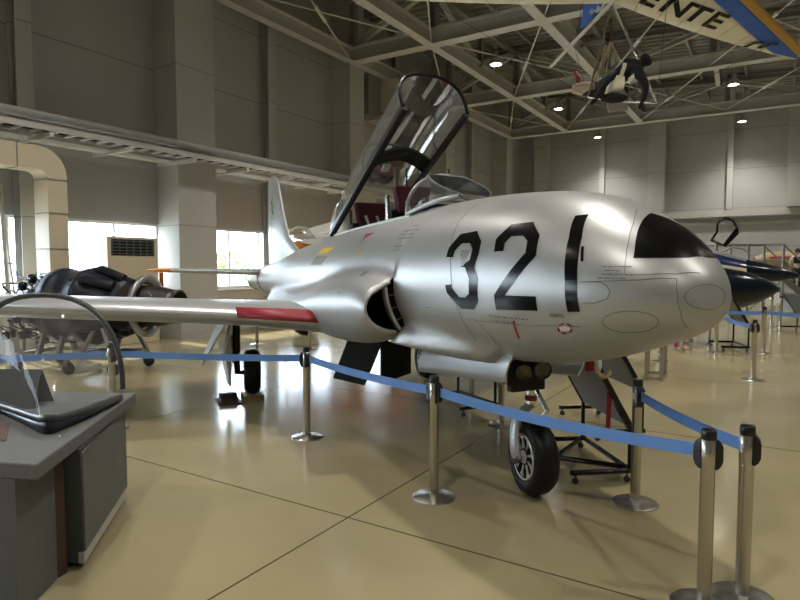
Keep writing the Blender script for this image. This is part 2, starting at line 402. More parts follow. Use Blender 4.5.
# high-bay lamps
k = 0
lamps_lab = {(-7.55, 17.7): 'lit round high-bay lamp nearest the open canopy', (-7.55, 24.0): 'lit round high-bay lamp second along the left row', (-7.55, 30.3): 'lit round high-bay lamp closest to the room corner',
             (-1.42, 24.0): 'lit round high-bay lamp just under the hang glider tip', (-1.42, 30.3): 'lit round high-bay lamp against the end wall on the right'}
for lx in (-7.55, -1.42, 4.7):
    for ly in (-1.2, 5.1, 11.4, 17.7, 24.0, 30.3):
        lab = lamps_lab.get((lx, ly), 'lit round high-bay lamp hanging outside the view')
        t = thing('high_bay_lamp', lab, 'lamp', (lx, ly, 7.9), 0, 'high-bay ceiling lamps')
        MB().lathe([(.0, .38), (.07, .38), (.08, .22), (.15, .18), (.19, .02), (.20, 0), (.185, 0), (.14, .14), (0, .15)], 20).build('lamp_shade', 'steel', t)
        MB().lathe([(0, .02), (.12, .02), (.12, .06), (0, .06)], 16).build('lit_lens', 'lamp_on', t)
        MB().tube([(0,0,.38), (0,0,roof_z(lx)-7.95)], .012, 6).build('hanger', 'steel', t)
        ld = bpy.data.lights.new('lamp_light', 'SPOT'); ld.energy = LAMP_W*4; ld.color = (1, .96, .88); ld.shadow_soft_size = .16
        ld.spot_size = radians(122); ld.spot_blend = 1.0
        lo = bpy.data.objects.new('lamp_light', ld); COL.objects.link(lo); lo.parent = t; lo.location = (0, 0, -.06)

# cable ladder along the left wall
t = thing('cable_ladder', 'white ladder-type cable tray on brackets along the left wall', 'cable tray', (-11.2, 3, 4.05))
off = Vector((-11.2, 3, 4.05)); y0, y1 = YF+.5, YB-2
q = MB(); q.bar((-10.98, y0, 4.12), (-10.98, y1, 4.12), .03, .10).bar((-11.42, y0, 4.12), (-11.42, y1, 4.12), .03, .10); q.build('side_rail', 'steel', t, off)
q = MB(); yy = y0
while yy < y1: q.bar((-11.42, yy, 4.10), (-10.98, yy, 4.10), .06, .03); yy += .31
q.build('rungs', 'white', t, off)['kind'] = 'stuff'
MB().box((-11.40, y0, 4.125), (-11.0, y1, 4.17)).build('rung_gap_shade', 'olive', t, off)  # added dark sheet; its colour stands for the shade between the rungs
yy = y0+.4
while yy < y1:
    q = MB().bar((XL+.05, yy, 4.0), (-10.9, yy, 4.0), .07, .08); q.build('bracket', 'rod', t, off); yy += 1.55
q = MB().tube([(-11.47, y0, 4.42), (-11.47, y1, 4.42)], .085, 12)
q.build('conduit', 'steel', t, off)
q = MB().bar((-11.75, y0, 4.02), (-11.75, y1, 4.02), .25, .06); q.build('cable_shelf', 'rod', t, off)

# wall duct, air conditioner, upper air-handling box
t = thing('air_duct', 'large beige sheet-metal duct bending down the left wall', 'air duct', (-11.23, 6.0, 0))
off = Vector((-11.23, 6.0, 0)); x0, x1 = -11.46, -11.0
yi, yo = 5.80, 6.15; zt, zb = 3.79, 3.38
q = MB(); r1, r0 = .50, .14
path_o = [(yo, .0), (yo, zt-r1)]+[(yo-r1+r1*cos(a), zt-r1+r1*sin(a)) for a in [radians(k*15) for k in range(1, 7)]]+[(1.0, zt)]
path_i = [(yi, .0), (yi, zb-r0)]+[(yi-r0+r0*cos(a), zb-r0+r0*sin(a)) for a in [radians(k*15) for k in range(1, 7)]]+[(1.0, zb)]
q.loft([[(x0, *p) for p in path_o], [(x1, *p) for p in path_o], [(x1, *p) for p in path_i], [(x0, *p) for p in path_i], [(x0, *p) for p in path_o]], closed=False, smooth=False)
q.build('duct_run', 'duct', t, off)
for z in (.7, 1.3, 1.98, 2.62, 3.22): MB().box((x0-.01, yi-.01, z), (x1+.012, yo+.012, z+.018)).build('joint_flange', 'steel_dark', t, off)
for yy in (5.30, 4.0, 2.5): MB().box((x0-.01, yy, zb-.012), (x1+.012, yy+.018, zt+.012)).build('joint_flange', 'steel_dark', t, off)
t = thing('air_conditioner', 'beige floor-standing air conditioner with a slatted grille below the window', 'air conditioner', (-11.92, 7.96, 0))
off = Vector((-11.92, 7.96, 0))
MB().box((-12.1, 7.36, .0), (-11.75, 8.56, 2.30)).build('cabinet', 'aircon', t, off, bevel=.01)
MB().box((-11.765, 7.45, 1.90), (-11.745, 8.46, 2.245)).build('grille_recess', 'dark', t, off)
q = MB()
for k in range(5): q.box((-11.75, 7.45, 1.93+k*.066), (-11.72, 8.46, 1.952+k*.066))
for k in range(7): q.box((-11.75, 7.46+k*.162, 1.91), (-11.722, 7.475+k*.162, 2.235))
q.build('grille_slats', 'grey', t, off)
t = thing('air_handling_box', 'grey ceiling-level ventilation box with a sloped outlet on the left wall', 'ventilation unit', (-11.3, 18.5, 6.6))
off = Vector((-11.3, 18.5, 6.6))
q = MB().slab([(-12.2, 17.3, 7.95), (-10.9, 17.3, 7.95), (-10.9, 17.3, 7.3), (-11.4, 17.3, 6.9), (-12.2, 17.3, 6.9)], (0, 2.4, 0)); q.build('casing', 'steel', t, off)
MB().box((-12.2, 16.6, 6.7), (-11.6, 17.29, 8.05)).build('fan_housing', 'steel_dark', t, off)
MB().box((-12.1, 17.0, 6.6), (-10.7, 19.9, 6.72)).build('support_shelf', 'steel', t, off)

# things seen outside through the windows
t = thing('hedge', 'green leafy hedge outside the left window', 'hedge', (-24, 20, -.1))
random.seed(3); q = MB(); vs = []; fs = []
for i in range(1500):
    c = Vector((random.gauss(0, .8), random.uniform(-3.6, 2.2), 0)); c.z = random.uniform(0, 2.2+.3*sin(c.y*2.1))
    a = Vector((random.gauss(0,1), random.gauss(0,1), random.gauss(0,1))).normalized()*.16; b = a.cross(Vector((random.gauss(0,1), random.gauss(0,1), random.gauss(0,1)))).normalized()*.10
    n0 = len(vs); vs += [c-a, c+b, c+a, c-b]; fs.append((n0, n0+1, n0+2, n0+3))
q.add(vs, fs); q.build('foliage', 'leaf', t)
q = MB()
for yy in (-3, -1.5, 0, 1.5): q.tube([(0, yy, 0), (.1, yy+.1, 1.4)], .04, 6)
q.build('stems', 'brown', t)
t = thing('parked_car', 'white car parked outside the left window', 'car', (-19.5, 16.6, -.12), radians(10))
body = [[(x, y_, z) for (y_, z) in ((-.8,.25),(-.85,.6),(-.8,h1),(-.6,h2),(.6,h2),(.8,h1),(.85,.6),(.8,.25))] for (x, h1, h2) in ((-2.1,.75,.78),(-1.9,.88,.92),(-1.2,.92,.98),(-.6,.95,1.42),(.7,.95,1.45),(1.3,.92,1.0),(2.0,.85,.88),(2.15,.6,.65))]
MB().loft(body, caps=True).build('car_body', 'white', t)
for x in (-1.35, 1.35):
    for y_ in (-.8, .62):
        q = MB().lathe([(0,0),(.3,0),(.31,.05),(.31,.14),(.3,.18),(0,.18)], 20, Matrix.Translation((x, y_, .31))@Matrix.Rotation(-pi/2, 4, 'X')); q.build('wheel', 'tyre', t)

# ---------------------------------------------------------------- the silver jet trainer
ACO = Vector((-0.218, 3.325, 0)); ACR = radians(146.5)
AMI = (Matrix.Translation(ACO)@Matrix.Rotation(ACR, 4, 'Z')).inverted()
def L(P): return AMI@Vector(P)                        # hall metres -> aircraft metres (x aft of nose, y to starboard, z up)
ac = thing('jet_trainer', 'big bare-silver two-seat jet with black number on its nose and canopy raised', 'aircraft', ACO, ACR)
#FUS
ST = [(0.03,1.52,.02,.02,.02,2.0),(.05,1.525,.11,.10,.09,2.0),(.1,1.53,.205,.17,.15,2.0),(.2,1.54,.31,.27,.22,2.05),(.4,1.55,.425,.405,.305,2.1),
(.7,1.56,.52,.54,.415,2.15),(1.1,1.57,.59,.61,.515,2.2),(1.6,1.575,.63,.64,.57,2.12),(2.2,1.565,.655,.665,.60,2.03),(3.0,1.55,.67,.67,.62,2.05),
(4.0,1.53,.67,.65,.63,2.12),(5.0,1.52,.67,.60,.62,2.15),(6.0,1.51,.655,.54,.6,2.1),(7.0,1.50,.60,.46,.55,2.0),(8.0,1.48,.51,.36,.48,2.0),(9.0,1.46,.43,.30,.38,2.0),(10.,1.44,.35,.27,.30,2.0),(10.8,1.42,.29,.25,.25,2.0),(11.3,1.41,.25,.23,.23,2.0)]
def herm(xs, ys, x):
    n = len(xs)
    if x <= xs[0]: return ys[0]
    if x >= xs[-1]: return ys[-1]
    i = 0
    while xs[i+1] < x: i += 1
    def sl(k):
        if k == 0: return (ys[1]-ys[0])/(xs[1]-xs[0])
        if k == n-1: return (ys[-1]-ys[-2])/(xs[-1]-xs[-2])
        a = (ys[k]-ys[k-1])/(xs[k]-xs[k-1]); b = (ys[k+1]-ys[k])/(xs[k+1]-xs[k])
        if a*b <= 0: return 0
        h0 = xs[k]-xs[k-1]; h1 = xs[k+1]-xs[k]
        return 3*(h0+h1)/((2*h1+h0)/a+(h1+2*h0)/b)
    h = xs[i+1]-xs[i]; t = (x-xs[i])/h; m0 = sl(i)*h; m1 = sl(i+1)*h
    return (2*t**3-3*t*t+1)*ys[i]+(t**3-2*t*t+t)*m0+(-2*t**3+3*t*t)*ys[i+1]+(t**3-t*t)*m1
XS = [r[0] for r in ST]
def sec(s): return [herm(XS, [r[k] for r in ST], s) for k in range(1, 6)]
S0 = 2.48
FA = [(2.48,.62,1.347,.30,.205),(2.51,.62,1.347,.315,.225),(2.58,.62,1.344,.325,.24),(2.8,.61,1.33,.325,.285),(3.1,.60,1.30,.31,.32),(3.6,.60,1.27,.315,.33),(4.2,.60,1.23,.33,.29),(4.8,.60,1.20,.34,.24),(5.6,.60,1.18,.32,.20),(6.6,.55,1.16,.25,.17),(7.6,.45,1.15,.15,.12),(8.2,.3,1.2,.05,.05)]
FX = [r[0] for r in FA]
TG = [(1.45,.34,1.07,.04,.03),(1.8,.39,1.065,.10,.05),(2.1,.43,1.07,.14,.055),(2.35,.48,1.075,.165,.05),(2.48,.51,1.08,.185,.045)]
TX = [r[0] for r in TG]
def tongue(s): return [herm(TX, [r[k] for r in TG], s) for k in range(1, 5)]+[.17] if 1.45 < s < 2.479 else None
def fair(s):
    if 1.45 < s < 2.479: return tongue(s)
    return fair0(s)
def fair0(s): return None if s < S0-1e-6 or s > 8.2 else [herm(FX, [r[k] for r in FA], s) for k in range(1, 5)]
def FF(q, f_, y, z):
    zc, w_, ht, hb, e = q; dz = z-zc; h = ht if dz > 0 else hb
    a = ((abs(y/w_)**e+abs(dz/h)**e)**(1/e)-1)*w_
    if f_:
        b = (hypot((abs(y)-f_[0])/f_[2], (z-f_[1])/f_[3])-1)*min(f_[2], f_[3]); k = f_[4] if len(f_) > 4 else .10
        hh = max(0, min(1, .5+.5*(b-a)/k)); return b*(1-hh)+a*hh-k*hh*(1-hh)
    return a
def rad(q, f_, phi):
    c, sn = cos(phi), sin(phi); r = 1.25
    while r > 0 and FF(q, f_, r*c, q[0]+r*sn) > 0: r -= .03
    lo, hi = max(r, 0), r+.03
    for _ in range(14):
        m_ = (lo+hi)/2
        if FF(q, f_, m_*c, q[0]+m_*sn) > 0: hi = m_
        else: lo = m_
    return lo
def side_y(s, z, off=.003):
    q = sec(s); f_ = fair(s); y = 1.25
    while y > 0 and FF(q, f_, y, z) > 0: y -= .02
    lo, hi = y, y+.02
    for _ in range(14):
        m_ = (lo+hi)/2
        if FF(q, f_, m_, z) > 0: hi = m_
        else: lo = m_
    return max(lo, 0)+off
NP = 120
def ring_r(s, fairing=True):
    q = sec(s); f_ = fair(s) if fairing else None
    if fairing is None: f_ = None
    elif not fairing and s > 2.4: f_ = [.51,1.08,.185,.045,.17]
    half = [rad(q, f_, -pi/2+pi*k/(NP//2)) for k in range(NP//2+1)]    # bottom -> starboard -> top
    return q[0], half+half[-2:0:-1]
def ring_pts(s, fairing=True, add=0):
    zc, rr = ring_r(s, fairing); return [(s, (r+add)*cos(-pi/2+2*pi*k/NP), zc+(r+add)*sin(-pi/2+2*pi*k/NP)) for k, r in enumerate(rr)]
ss = [.03,.035,.045,.06,.08,.1,.13,.16,.2,.25,.3,.35,.4,.46,.53,.6,.7]+[.8+.1*k for k in range(16)]+[2.40]
ss2 = [2.48,2.485,2.495,2.51,2.53,2.56,2.6,2.66,2.72,2.8,2.9]+[3.0+.1*k for k in range(20)]+[5.0+.15*k for k in range(42)]
ss2 = [x for x in ss2 if x < 11.3]+[11.3]
rings = [ring_pts(s) for s in ss]+[ring_pts(2.48, False)]
nr0 = len(rings); ringsB = [ring_pts(s) for s in ss2]
allr = rings+ringsB; skip = set()
rT = ring_r(2.48, False)[1]; rB = ring_r(2.48)[1]; rA = ring_r(2.35, None)[1]
mouth = [k for k in range(NP) if rB[k]-rT[k] > .012]
vs = [p for r in allr for p in r]; fs = []
def in_cockpit(s, k):
    a = -pi/2+2*pi*k/NP; a = abs(((a+pi) % (2*pi))-pi-pi/2); return 2.76 < s < 5.05 and a < radians(31)
sl_ = ss+[2.48]+ss2
for i in range(len(allr)-1):
    for j in range(NP):
        if i == nr0-1 and (j in mouth or (j+1) % NP in mouth): continue
        if in_cockpit((sl_[i]+sl_[i+1])/2, j+.5): continue
        fs.append((i*NP+j, i*NP+(j+1) % NP, (i+1)*NP+(j+1) % NP, (i+1)*NP+j))
fm = MB().add(vs, fs, True)
fm.add(allr[0], [tuple(range(NP))], True)
fus = fm.build('fuselage', 'silver', ac)
# tail pipe
z_ = sec(11.3)[0]
MB().lathe([(.25, 0), (.245, .12), (.20, .12), (.19, -.6), (0, -.6)], 32, Matrix.Translation((11.3, 0, z_))@Matrix.Rotation(pi/2, 4, 'Y')).build('tailpipe', 'burnt', ac)
# intakes: lip, dark duct, splitter plate, bleed gap with small dividers
for side in (1, -1):
    ks = [k for k in mouth if (cos(-pi/2+2*pi*k/NP) > 0) == (side > 0)]
    if side < 0: ks.sort(reverse=True)
    zc = sec(2.48)[0]
    def pt(k, r, s): a = -pi/2+2*pi*k/NP; return (s, r*cos(a), zc+r*sin(a))
    outer = [pt(k, rB[k], 2.485) for k in ks]
    MB().tube([pt(k, rB[k]-.008, 2.487) for k in ks], .015, 8).build('intake_lip', 'silver2', ac)
    def loop(s, sh): return [pt(k, max(rB[k]-.012-sh, rA[k]), s) for k in ks]+[pt(k, rA[k]+.002, s) for k in reversed(ks)]
    q = MB().loft([loop(2.486, 0), loop(2.7, .01), loop(3.6, .05)], caps=False); q.add(loop(3.6, .05), [tuple(range(2*len(ks)))])
    q.build('intake_duct', 'dark', ac)
    kk = [k for k in ks if rB[k]-rA[k] > .085]
    sp = [[pt(k, rA[k]+d_, s) for k in kk] for d_, s in ((.060, 2.475), (.085, 2.475), (.085, 2.54), (.060, 2.54), (.060, 2.475))]
    MB().loft(sp, closed=False, smooth=False).build('splitter_plate', 'silver2', ac)
    for f_ in (.28, .55, .82):
        k = kk[int(f_*(len(kk)-1))] if kk else ks[0]
        MB().bar(pt(k, rA[k]+.002, 2.50), pt(k, rA[k]+.062, 2.50), .012, .005, up=(0,0,1)).build('bleed_divider', 'plate', ac)

# surface details laid on the skin
def patch(quad, n=6, m_=6, side=1, off=.0025):
    (s0,z0),(s1,z1),(s2,z2),(s3,z3) = quad; vs = []; fs = []
    for i in range(n+1):
        u = i/n
        for j in range(m_+1):
            v = j/m_; s = (1-u)*(1-v)*s0+u*(1-v)*s1+u*v*s2+(1-u)*v*s3; z = (1-u)*(1-v)*z0+u*(1-v)*z1+u*v*z2+(1-u)*v*z3
            vs.append((s, side*side_y(s, z, off), z))
    for i in range(n):
        for j in range(m_): a = i*(m_+1)+j; fs.append((a, a+1, a+m_+2, a+m_+1))
    return vs, fs
def decal(name, quads, m, off=.0025, side=1, n=5, parent=None):
    q = MB()
    for qd in quads: q.add(*patch(qd, n, n, side, off), smooth=True)
    return q.build(name, m, parent or fus, recalc=False)
def line(name, pts, m='seam', r=.0022, side=1, closed=False, sub=6, off=.0005):
    P = []
    pp = pts+[pts[0]] if closed else pts
    for a, b in zip(pp[:-1], pp[1:]):
        for k in range(sub): t_ = k/sub; s = a[0]+(b[0]-a[0])*t_; z = a[1]+(b[1]-a[1])*t_; P.append((s, side*side_y(s, z, off), z))
    s, z = pp[-1]; P.append((s, side*side_y(s, z, off), z))
    return MB().tube(P, r, 5, caps=False).build(name, m, fus)
three =[((1.674,1.755),(1.586,1.754),(1.583,1.800),(1.673,1.817)),((1.673,1.817),(1.583,1.800),(1.524,1.846),(1.589,1.914)),((1.589,1.914),(1.524,1.846),(1.426,1.846),(1.403,1.926)),((1.403,1.926),(1.426,1.846),(1.376,1.803),(1.305,1.852)),((1.305,1.852),(1.376,1.803),(1.377,1.733),(1.293,1.773)),((1.293,1.773),(1.377,1.733),(1.475,1.687),(1.318,1.682)),((1.421,1.687),(1.319,1.687),(1.270,1.617),(1.366,1.612)),((1.366,1.612),(1.270,1.617),(1.273,1.464),(1.368,1.511)),((1.368,1.511),(1.273,1.464),(1.338,1.408),(1.417,1.485)),((1.417,1.485),(1.338,1.408),(1.488,1.405),(1.484,1.484)),((1.484,1.484),(1.488,1.405),(1.635,1.507),(1.577,1.550)),((1.577,1.550),(1.635,1.507),(1.654,1.562),(1.569,1.568)),] ; two =[((1.143,1.783),(1.058,1.785),(1.068,1.835),(1.162,1.864)),((1.162,1.864),(1.068,1.835),(1.032,1.876),(1.080,1.952)),((1.080,1.952),(1.032,1.876),(0.938,1.875),(0.918,1.957)),((0.918,1.957),(0.938,1.875),(0.888,1.842),(0.817,1.873)),((0.817,1.873),(0.888,1.842),(0.873,1.773),(0.792,1.753)),((0.792,1.753),(0.873,1.773),(1.107,1.515),(1.007,1.517)),((1.107,1.515),(0.765,1.522),(0.765,1.438),(1.106,1.425)),] ; one =[((0.674,1.978),(0.614,1.983),(0.551,1.848),(0.622,1.851)),((0.622,1.851),(0.551,1.848),(0.523,1.733),(0.598,1.733)),((0.598,1.733),(0.523,1.733),(0.505,1.619),(0.577,1.618)),((0.577,1.618),(0.505,1.619),(0.497,1.451),(0.569,1.444)),]
for nm, q_ in (('numeral_three', three), ('numeral_two', two), ('numeral_one', one)): decal(nm, q_, 'blackpaint', n=6)
# black anti-glare nose panel over the top of the nose, both sides
def panel_edge(phi_u):    # phi_u: 0 at the lower edge .. 1 at the crown
    return .277+.175*phi_u**1.3
q = MB(); vs = []; fs = []; NU, NV = 30, 44
for side in (1, -1):
    rows = []
    for j in range(NV+1):
        u = j/NV; row = []
        for i in range(NU+1):
            se = panel_edge(u); v = i/NU; s = .134+(se-.134)*v
            qq = sec(s); zlow = 1.735
            if zlow > qq[0]+qq[2]*.999: zlow = qq[0]+qq[2]*.999
            a0 = None
            # angle where the skin meets the lower edge
            lo, hi = 0.0, pi/2
            for _ in range(18):
                m_ = (lo+hi)/2; r = rad(qq, None, m_) if False else None
                c, sn = cos(m_), sin(m_)
                e = qq[4]; r = 1/((abs(c)/qq[1])**e+(abs(sn)/qq[2])**e)**(1/e)
                if qq[0]+r*sn > zlow: hi = m_
                else: lo = m_
            a = lo+(pi/2-lo)*u; c, sn = cos(a), sin(a); e = qq[4]
            r = 1/((abs(c)/qq[1])**e+(abs(sn)/qq[2])**e)**(1/e)+.003
            row.append((s, side*r*c, qq[0]+r*sn))
        rows.append(row)
    q.loft(rows, closed=False)
q.build('antiglare_panel', 'glare', fus, recalc=False)
# skin joints
line('skin_joint', [(1.74, 2.14), (1.72, 2.0), (1.66, 1.84), (1.60, 1.70), (1.56, 1.53), (1.52, 1.35), (1.50, 1.18)])
line('skin_joint', [(1.45, 1.335), (1.2, 1.335), (.9, 1.345), (.53, 1.365)])
line('skin_joint', [(1.363, 1.352), (1.277, 1.245), (1.294, 1.152)])
def joint3(name, pts, closed=False, m='seam', r=.0022):
    n_ = len(pts); P = []
    for i in range(n_ if closed else n_-1):
        a, b = Vector(pts[i]), Vector(pts[(i+1) % n_])
        for k in range(5):
            p = a.lerp(b, k/5); q_ = sec(p.x); zc = q_[0]; an = math.atan2(p.z-zc, p.y); rr = rad(q_, fair(p.x), an); P.append((p.x, rr*cos(an), zc+rr*sin(an)))
    if not closed: P.append(pts[-1])
    return MB().tube(P, r, 5, caps=False, closed=closed).build(name, m, fus)
joint3('inspection_panel', [(.171,.229,1.415),(.194,.222,1.388),(.236,.230,1.365),(.289,.253,1.350),(.342,.287,1.346),(.384,.326,1.355),(.407,.359,1.374),(.406,.380,1.400),(.380,.385,1.428),(.336,.374,1.451),(.282,.350,1.465),(.231,.317,1.467),(.191,.282,1.458),(.170,.251,1.440)], True)
joint3('skin_joint', [(.271,.342,1.649),(.192,.276,1.653),(.122,.182,1.656),(.076,.064,1.660)])
joint3('skin_joint', [(.491,.457,1.610),(.341,.392,1.618),(.220,.312,1.625),(.111,.182,1.634)])
joint3('skin_joint', [(.110,.182,1.631),(.093,.193,1.553),(.090,.172,1.469),(.113,.092,1.384)])
joint3('skin_joint', [(.480,.453,1.610),(.388,.416,1.612),(.352,.401,1.592),(.336,.395,1.562),(.350,.402,1.525),(.411,.425,1.502),(.480,.451,1.498)])
joint3('skin_joint', [(.50,.05,1.99),(.407,.170,1.930),(.342,.268,1.830),(.305,.323,1.736),(.284,.349,1.654)])
def nose_s(y, z):
    s = .03
    while s < .5 and FF(sec(s), None, abs(y), z) > 0: s += .002
    return s-.001
MB().tube([(nose_s(.045+.122*cos(a), 1.543+.062*sin(a)), .045+.122*cos(a), 1.543+.062*sin(a)) for a in [2*pi*k/32 for k in range(32)]], .0022, 5, closed=True, caps=False).build('inspection_panel', 'seam', fus)
ov = [(.588,.422,1.350),(.608,.415,1.332),(.637,.415,1.319),(.664,.422,1.316),(.678,.435,1.326),(.675,.448,1.343),(.656,.454,1.362),(.628,.453,1.374),(.602,.445,1.376),(.586,.434,1.367)]
for k in (0, 2, 4, 6, 8): joint3('dashed_ring', [ov[k], Vector(ov[k]).lerp(Vector(ov[(k+1) % 10]), 1.0), Vector(ov[(k+1) % 10]).lerp(Vector(ov[(k+2) % 10]), .35)], False, 'red', .006)
decal('ring_patch', [((.600,1.335),(.665,1.330),(.660,1.360),(.600,1.362))], 'white')
decal('red_stripe', [((.965,1.365),(.985,1.365),(1.02,1.25),(1.0,1.25))], 'red')
decal('data_plate', [((.60,1.41),(.69,1.41),(.69,1.43),(.60,1.43))], 'plate')
decal('gun_trough', [((.49,1.72),(.505,1.72),(.53,1.80),(.515,1.80))], 'blackpaint', off=.005)
random.seed(5)
def stencils(name, s0, z0, rows, length, m='seam', dz=.032, h=.009, gap=.010):
    q = MB()
    for r in range(rows):
        s = s0-random.uniform(0, .03); end = s0-length*random.uniform(.6, 1)
        while s > end:
            w_ = random.uniform(.008, .03); z = z0-r*dz
            q.add(*patch(((s, z), (s-w_, z), (s-w_, z-h), (s, z-h)), 1, 1, 1, .002)); s -= w_+gap
    return q.build(name, m, fus, recalc=False)
stencils('small_lettering', 2.62, 1.99, 3, .34); stencils('small_lettering', 2.62, 1.86, 2, .26)
stencils('small_lettering', 1.20, 1.385, 2, .36); stencils('small_lettering', .40, 1.695, 4, .15, m='seam', dz=.020, h=.006, gap=.005)
stencils('small_lettering', 2.0, 1.39, 1, .12); stencils('small_lettering', 3.5, 1.86, 3, .22, 'yellow'); stencils('small_lettering', 3.3, 1.45, 1, .12)
stencils('red_lettering', 2.50, 2.03, 1, .12, 'red')
decal('yellow_marking', [((4.85,1.83),(4.45,1.83),(4.28,1.90),(4.72,1.90))], 'yellow')
decal('data_plate', [((4.98,1.70),(4.52,1.70),(4.35,1.80),(4.82,1.80))], 'plate')
decal('rescue_triangle', [((3.55,2.01),(3.30,2.01),(3.44,1.965),(3.50,1.965)), ((3.50,1.965),(3.44,1.965),(3.50,1.90),(3.505,1.90))], 'red')
q = MB()
for k in range(9): q.add(*patch(((3.10-k*.014, 1.60), (3.093-k*.014, 1.60), (3.073-k*.014, 1.65), (3.08-k*.014, 1.65)), 1, 2, 1, .004))
q.build('vent_louvres', 'grey', fus, recalc=False)
q = MB()
for k in range(5): q.add(*patch(((1.40+k*.022, 1.80), (1.406+k*.022, 1.80), (1.445+k*.010, 1.69+k*.01), (1.440+k*.010, 1.69+k*.01)), 1, 4, 1, .004))
q.build('gun_gas_slots', 'bare', fus, recalc=False)

# cockpit tub, sills, seats
tub = MB(); W_ = .33
tub.box((2.82, -W_, 1.45), (5.0, W_, 1.47)).box((2.80, -W_-.012, 1.45), (5.02, -W_, 2.06)).box((2.80, W_, 1.45), (5.02, W_+.012, 2.06)).box((2.78, -W_, 1.45), (2.80, W_, 2.1)).box((5.02, -W_, 1.45), (5.04, W_, 2.05))
tub.build('cockpit_tub', 'dark', ac)
for sd_ in (1, -1):
    pts = []
    for k in range(18):
        s = 2.8+k*.13; zc, rr = ring_r(s); a = radians(90-31.5); r = rr[int(round((a+pi/2)/(2*pi)*NP))]; pts.append((s, sd_*r*cos(a), zc+r*sin(a)+.004))
    MB().tube(pts, .016, 6).build('cockpit_sill', 'silver2', ac)
MB().box((2.72, -.26, 1.95), (2.98, .26, 2.24)).build('instrument_coaming', 'dark', ac)
for s, zz in ((3.38, .13), (4.50, .07)):
    st_ = thing('seat', None, None, (0,0,0)); st_.parent = ac; st_.name = 'ejection_seat'
    for kx in ('label', 'category'): del st_[kx]
    MB().box((s-.28, -.23, 1.55), (s+.2, .23, 1.68)).build('seat_pan', 'olive', st_)
    MB().box((s+.14, -.22, 1.6), (s+.24, .22, 2.12+zz)).build('seat_back', 'blackcloth', st_)
    hd = MB().slab([(s+.08, -.155, 2.09+zz), (s+.08, .155, 2.09+zz), (s+.08, .20, 2.36+zz), (s+.08, -.20, 2.36+zz)], (.12, 0, 0)); hd.build('headrest', 'redcloth', st_, bevel=.02)
    for y_ in (-.20, .20): MB().bar((s+.22, y_, 1.6), (s+.30, y_, 2.28+zz), .03, .05).build('seat_rail', 'bare', st_)
    for y_ in (-.12, .02): MB().tube([(s+.0, y_+.1, 2.2+zz), (s-.02, y_, 2.0), (s+.05, y_, 1.75)], .016, 6).build('harness_strap', 'steel', st_)
MB().slab([(4.90,-.20,2.12),(4.90,.20,2.12),(4.95,.19,2.60),(4.95,-.19,2.60)], (.18,0,.02)).build('rear_bulkhead_box', 'duct', ac)

# windscreen
def hoop_pt(t_):   # 0 = starboard foot, 1 = port foot
    a = pi*t_; y = .345*cos(a); z = 2.165+.345*sin(a)**.8
    return (2.90-.06*sin(a), y, z)
hoop = [hoop_pt(k/24) for k in range(25)]
def plate_pt(u, sd_):
    y = .235*sqrt(max(0, 1-((u-.42)/.60)**2)); return (2.82-.60*u, sd_*y, 2.505-.255*u-.03*(u > .9))
us = [k/14*1.02 for k in range(15)]
outl = [plate_pt(u, 1) for u in us]+[plate_pt(u, -1) for u in reversed(us[:-1])]
wsn = thing('windscreen', None, None); wsn.parent = ac
for kx in ('label', 'category'): del wsn[kx]
MB().add(outl, [tuple(range(len(outl)))]).build('front_glass', 'wsglass', wsn, solid=.012)
MB().tube(outl, .013, 6, closed=True, caps=False).build('front_glass_frame', 'grey', wsn)
MB().tube(hoop, .018, 8).build('windscreen_hoop', 'silver2', wsn)
for sd_ in (1, -1):
    ha = [hoop_pt(k/10*.42) for k in range(11)]; ha = [(x, sd_*y, z) for x, y, z in ha]
    pb = [plate_pt(.88*(1-k/10), sd_) for k in range(11)]
    rows = []
    for j in range(7):
        v = j/6; rows.append([Vector(a).lerp(Vector(b), v)+Vector((0, sd_*.03*sin(pi*v), .01*sin(pi*v))) for a, b in zip(ha, pb)])
    MB().loft(rows, closed=False).build('side_glass', 'clear', wsn)
    base = [Vector(rows[j][0])-Vector((0, 0, .012)) for j in range(7)]
    MB().tube(base, .022, 8).build('base_frame', 'silver2', wsn)
MB().tube([(2.75, 0, 2.52), (2.75, 0, 2.56)], .01, 6).build('mirror_stub', 'grey', wsn)

# raised canopy
cnp = thing('canopy', None, None); cnp.parent = ac
for kx in ('label', 'category'): del cnp[kx]
HS, HZ, CA = 5.15, 2.08, radians(26)
def cp(L_, y, h):      # L_ forward of hinge, height h above the rail, opened
    return (HS-L_*cos(CA)+h*sin(CA), y, HZ+L_*sin(CA)+h*cos(CA))
def arch(L_, t_, gr=0.0):
    hw = .34-.02*max(0, (0.5-L_))*2-gr; hh = (.32+.13*sin(min(1, L_/1.9)*pi/2))-.03*max(0, (L_-1.7)/.6)-gr
    if L_ < .1: hh *= .8
    a = pi*t_; c, sn = cos(a), sin(a); return (hw*abs(c)**.8*(1+.10*sn)*(1 if c >= 0 else -1), hh*sn**.75)
Ls = [0.0, .1, .3, .6, .9, 1.2, 1.5, 1.8, 2.05, 2.26, 2.40]
glassL = [l for l in Ls if l >= .3]
MB().loft([[cp(l, *arch(l, k/28)) for k in range(29)] for l in glassL], closed=False).build('canopy_glass', 'canopy', cnp)
MB().loft([[cp(l, *arch(l, k/28)) for k in range(29)] for l in [0, .1, .3]], closed=False).build('rear_fairing', 'silver2', cnp, solid=.02)
MB().tube([cp(2.40, *arch(2.40, k/28)) for k in range(29)], .017, 8).build('front_hoop', 'blackpaint', cnp)
MB().tube([cp(1.30, *arch(1.72, k/28, .015)) for k in range(29)], .012, 8).build('middle_hoop', 'grey', cnp)
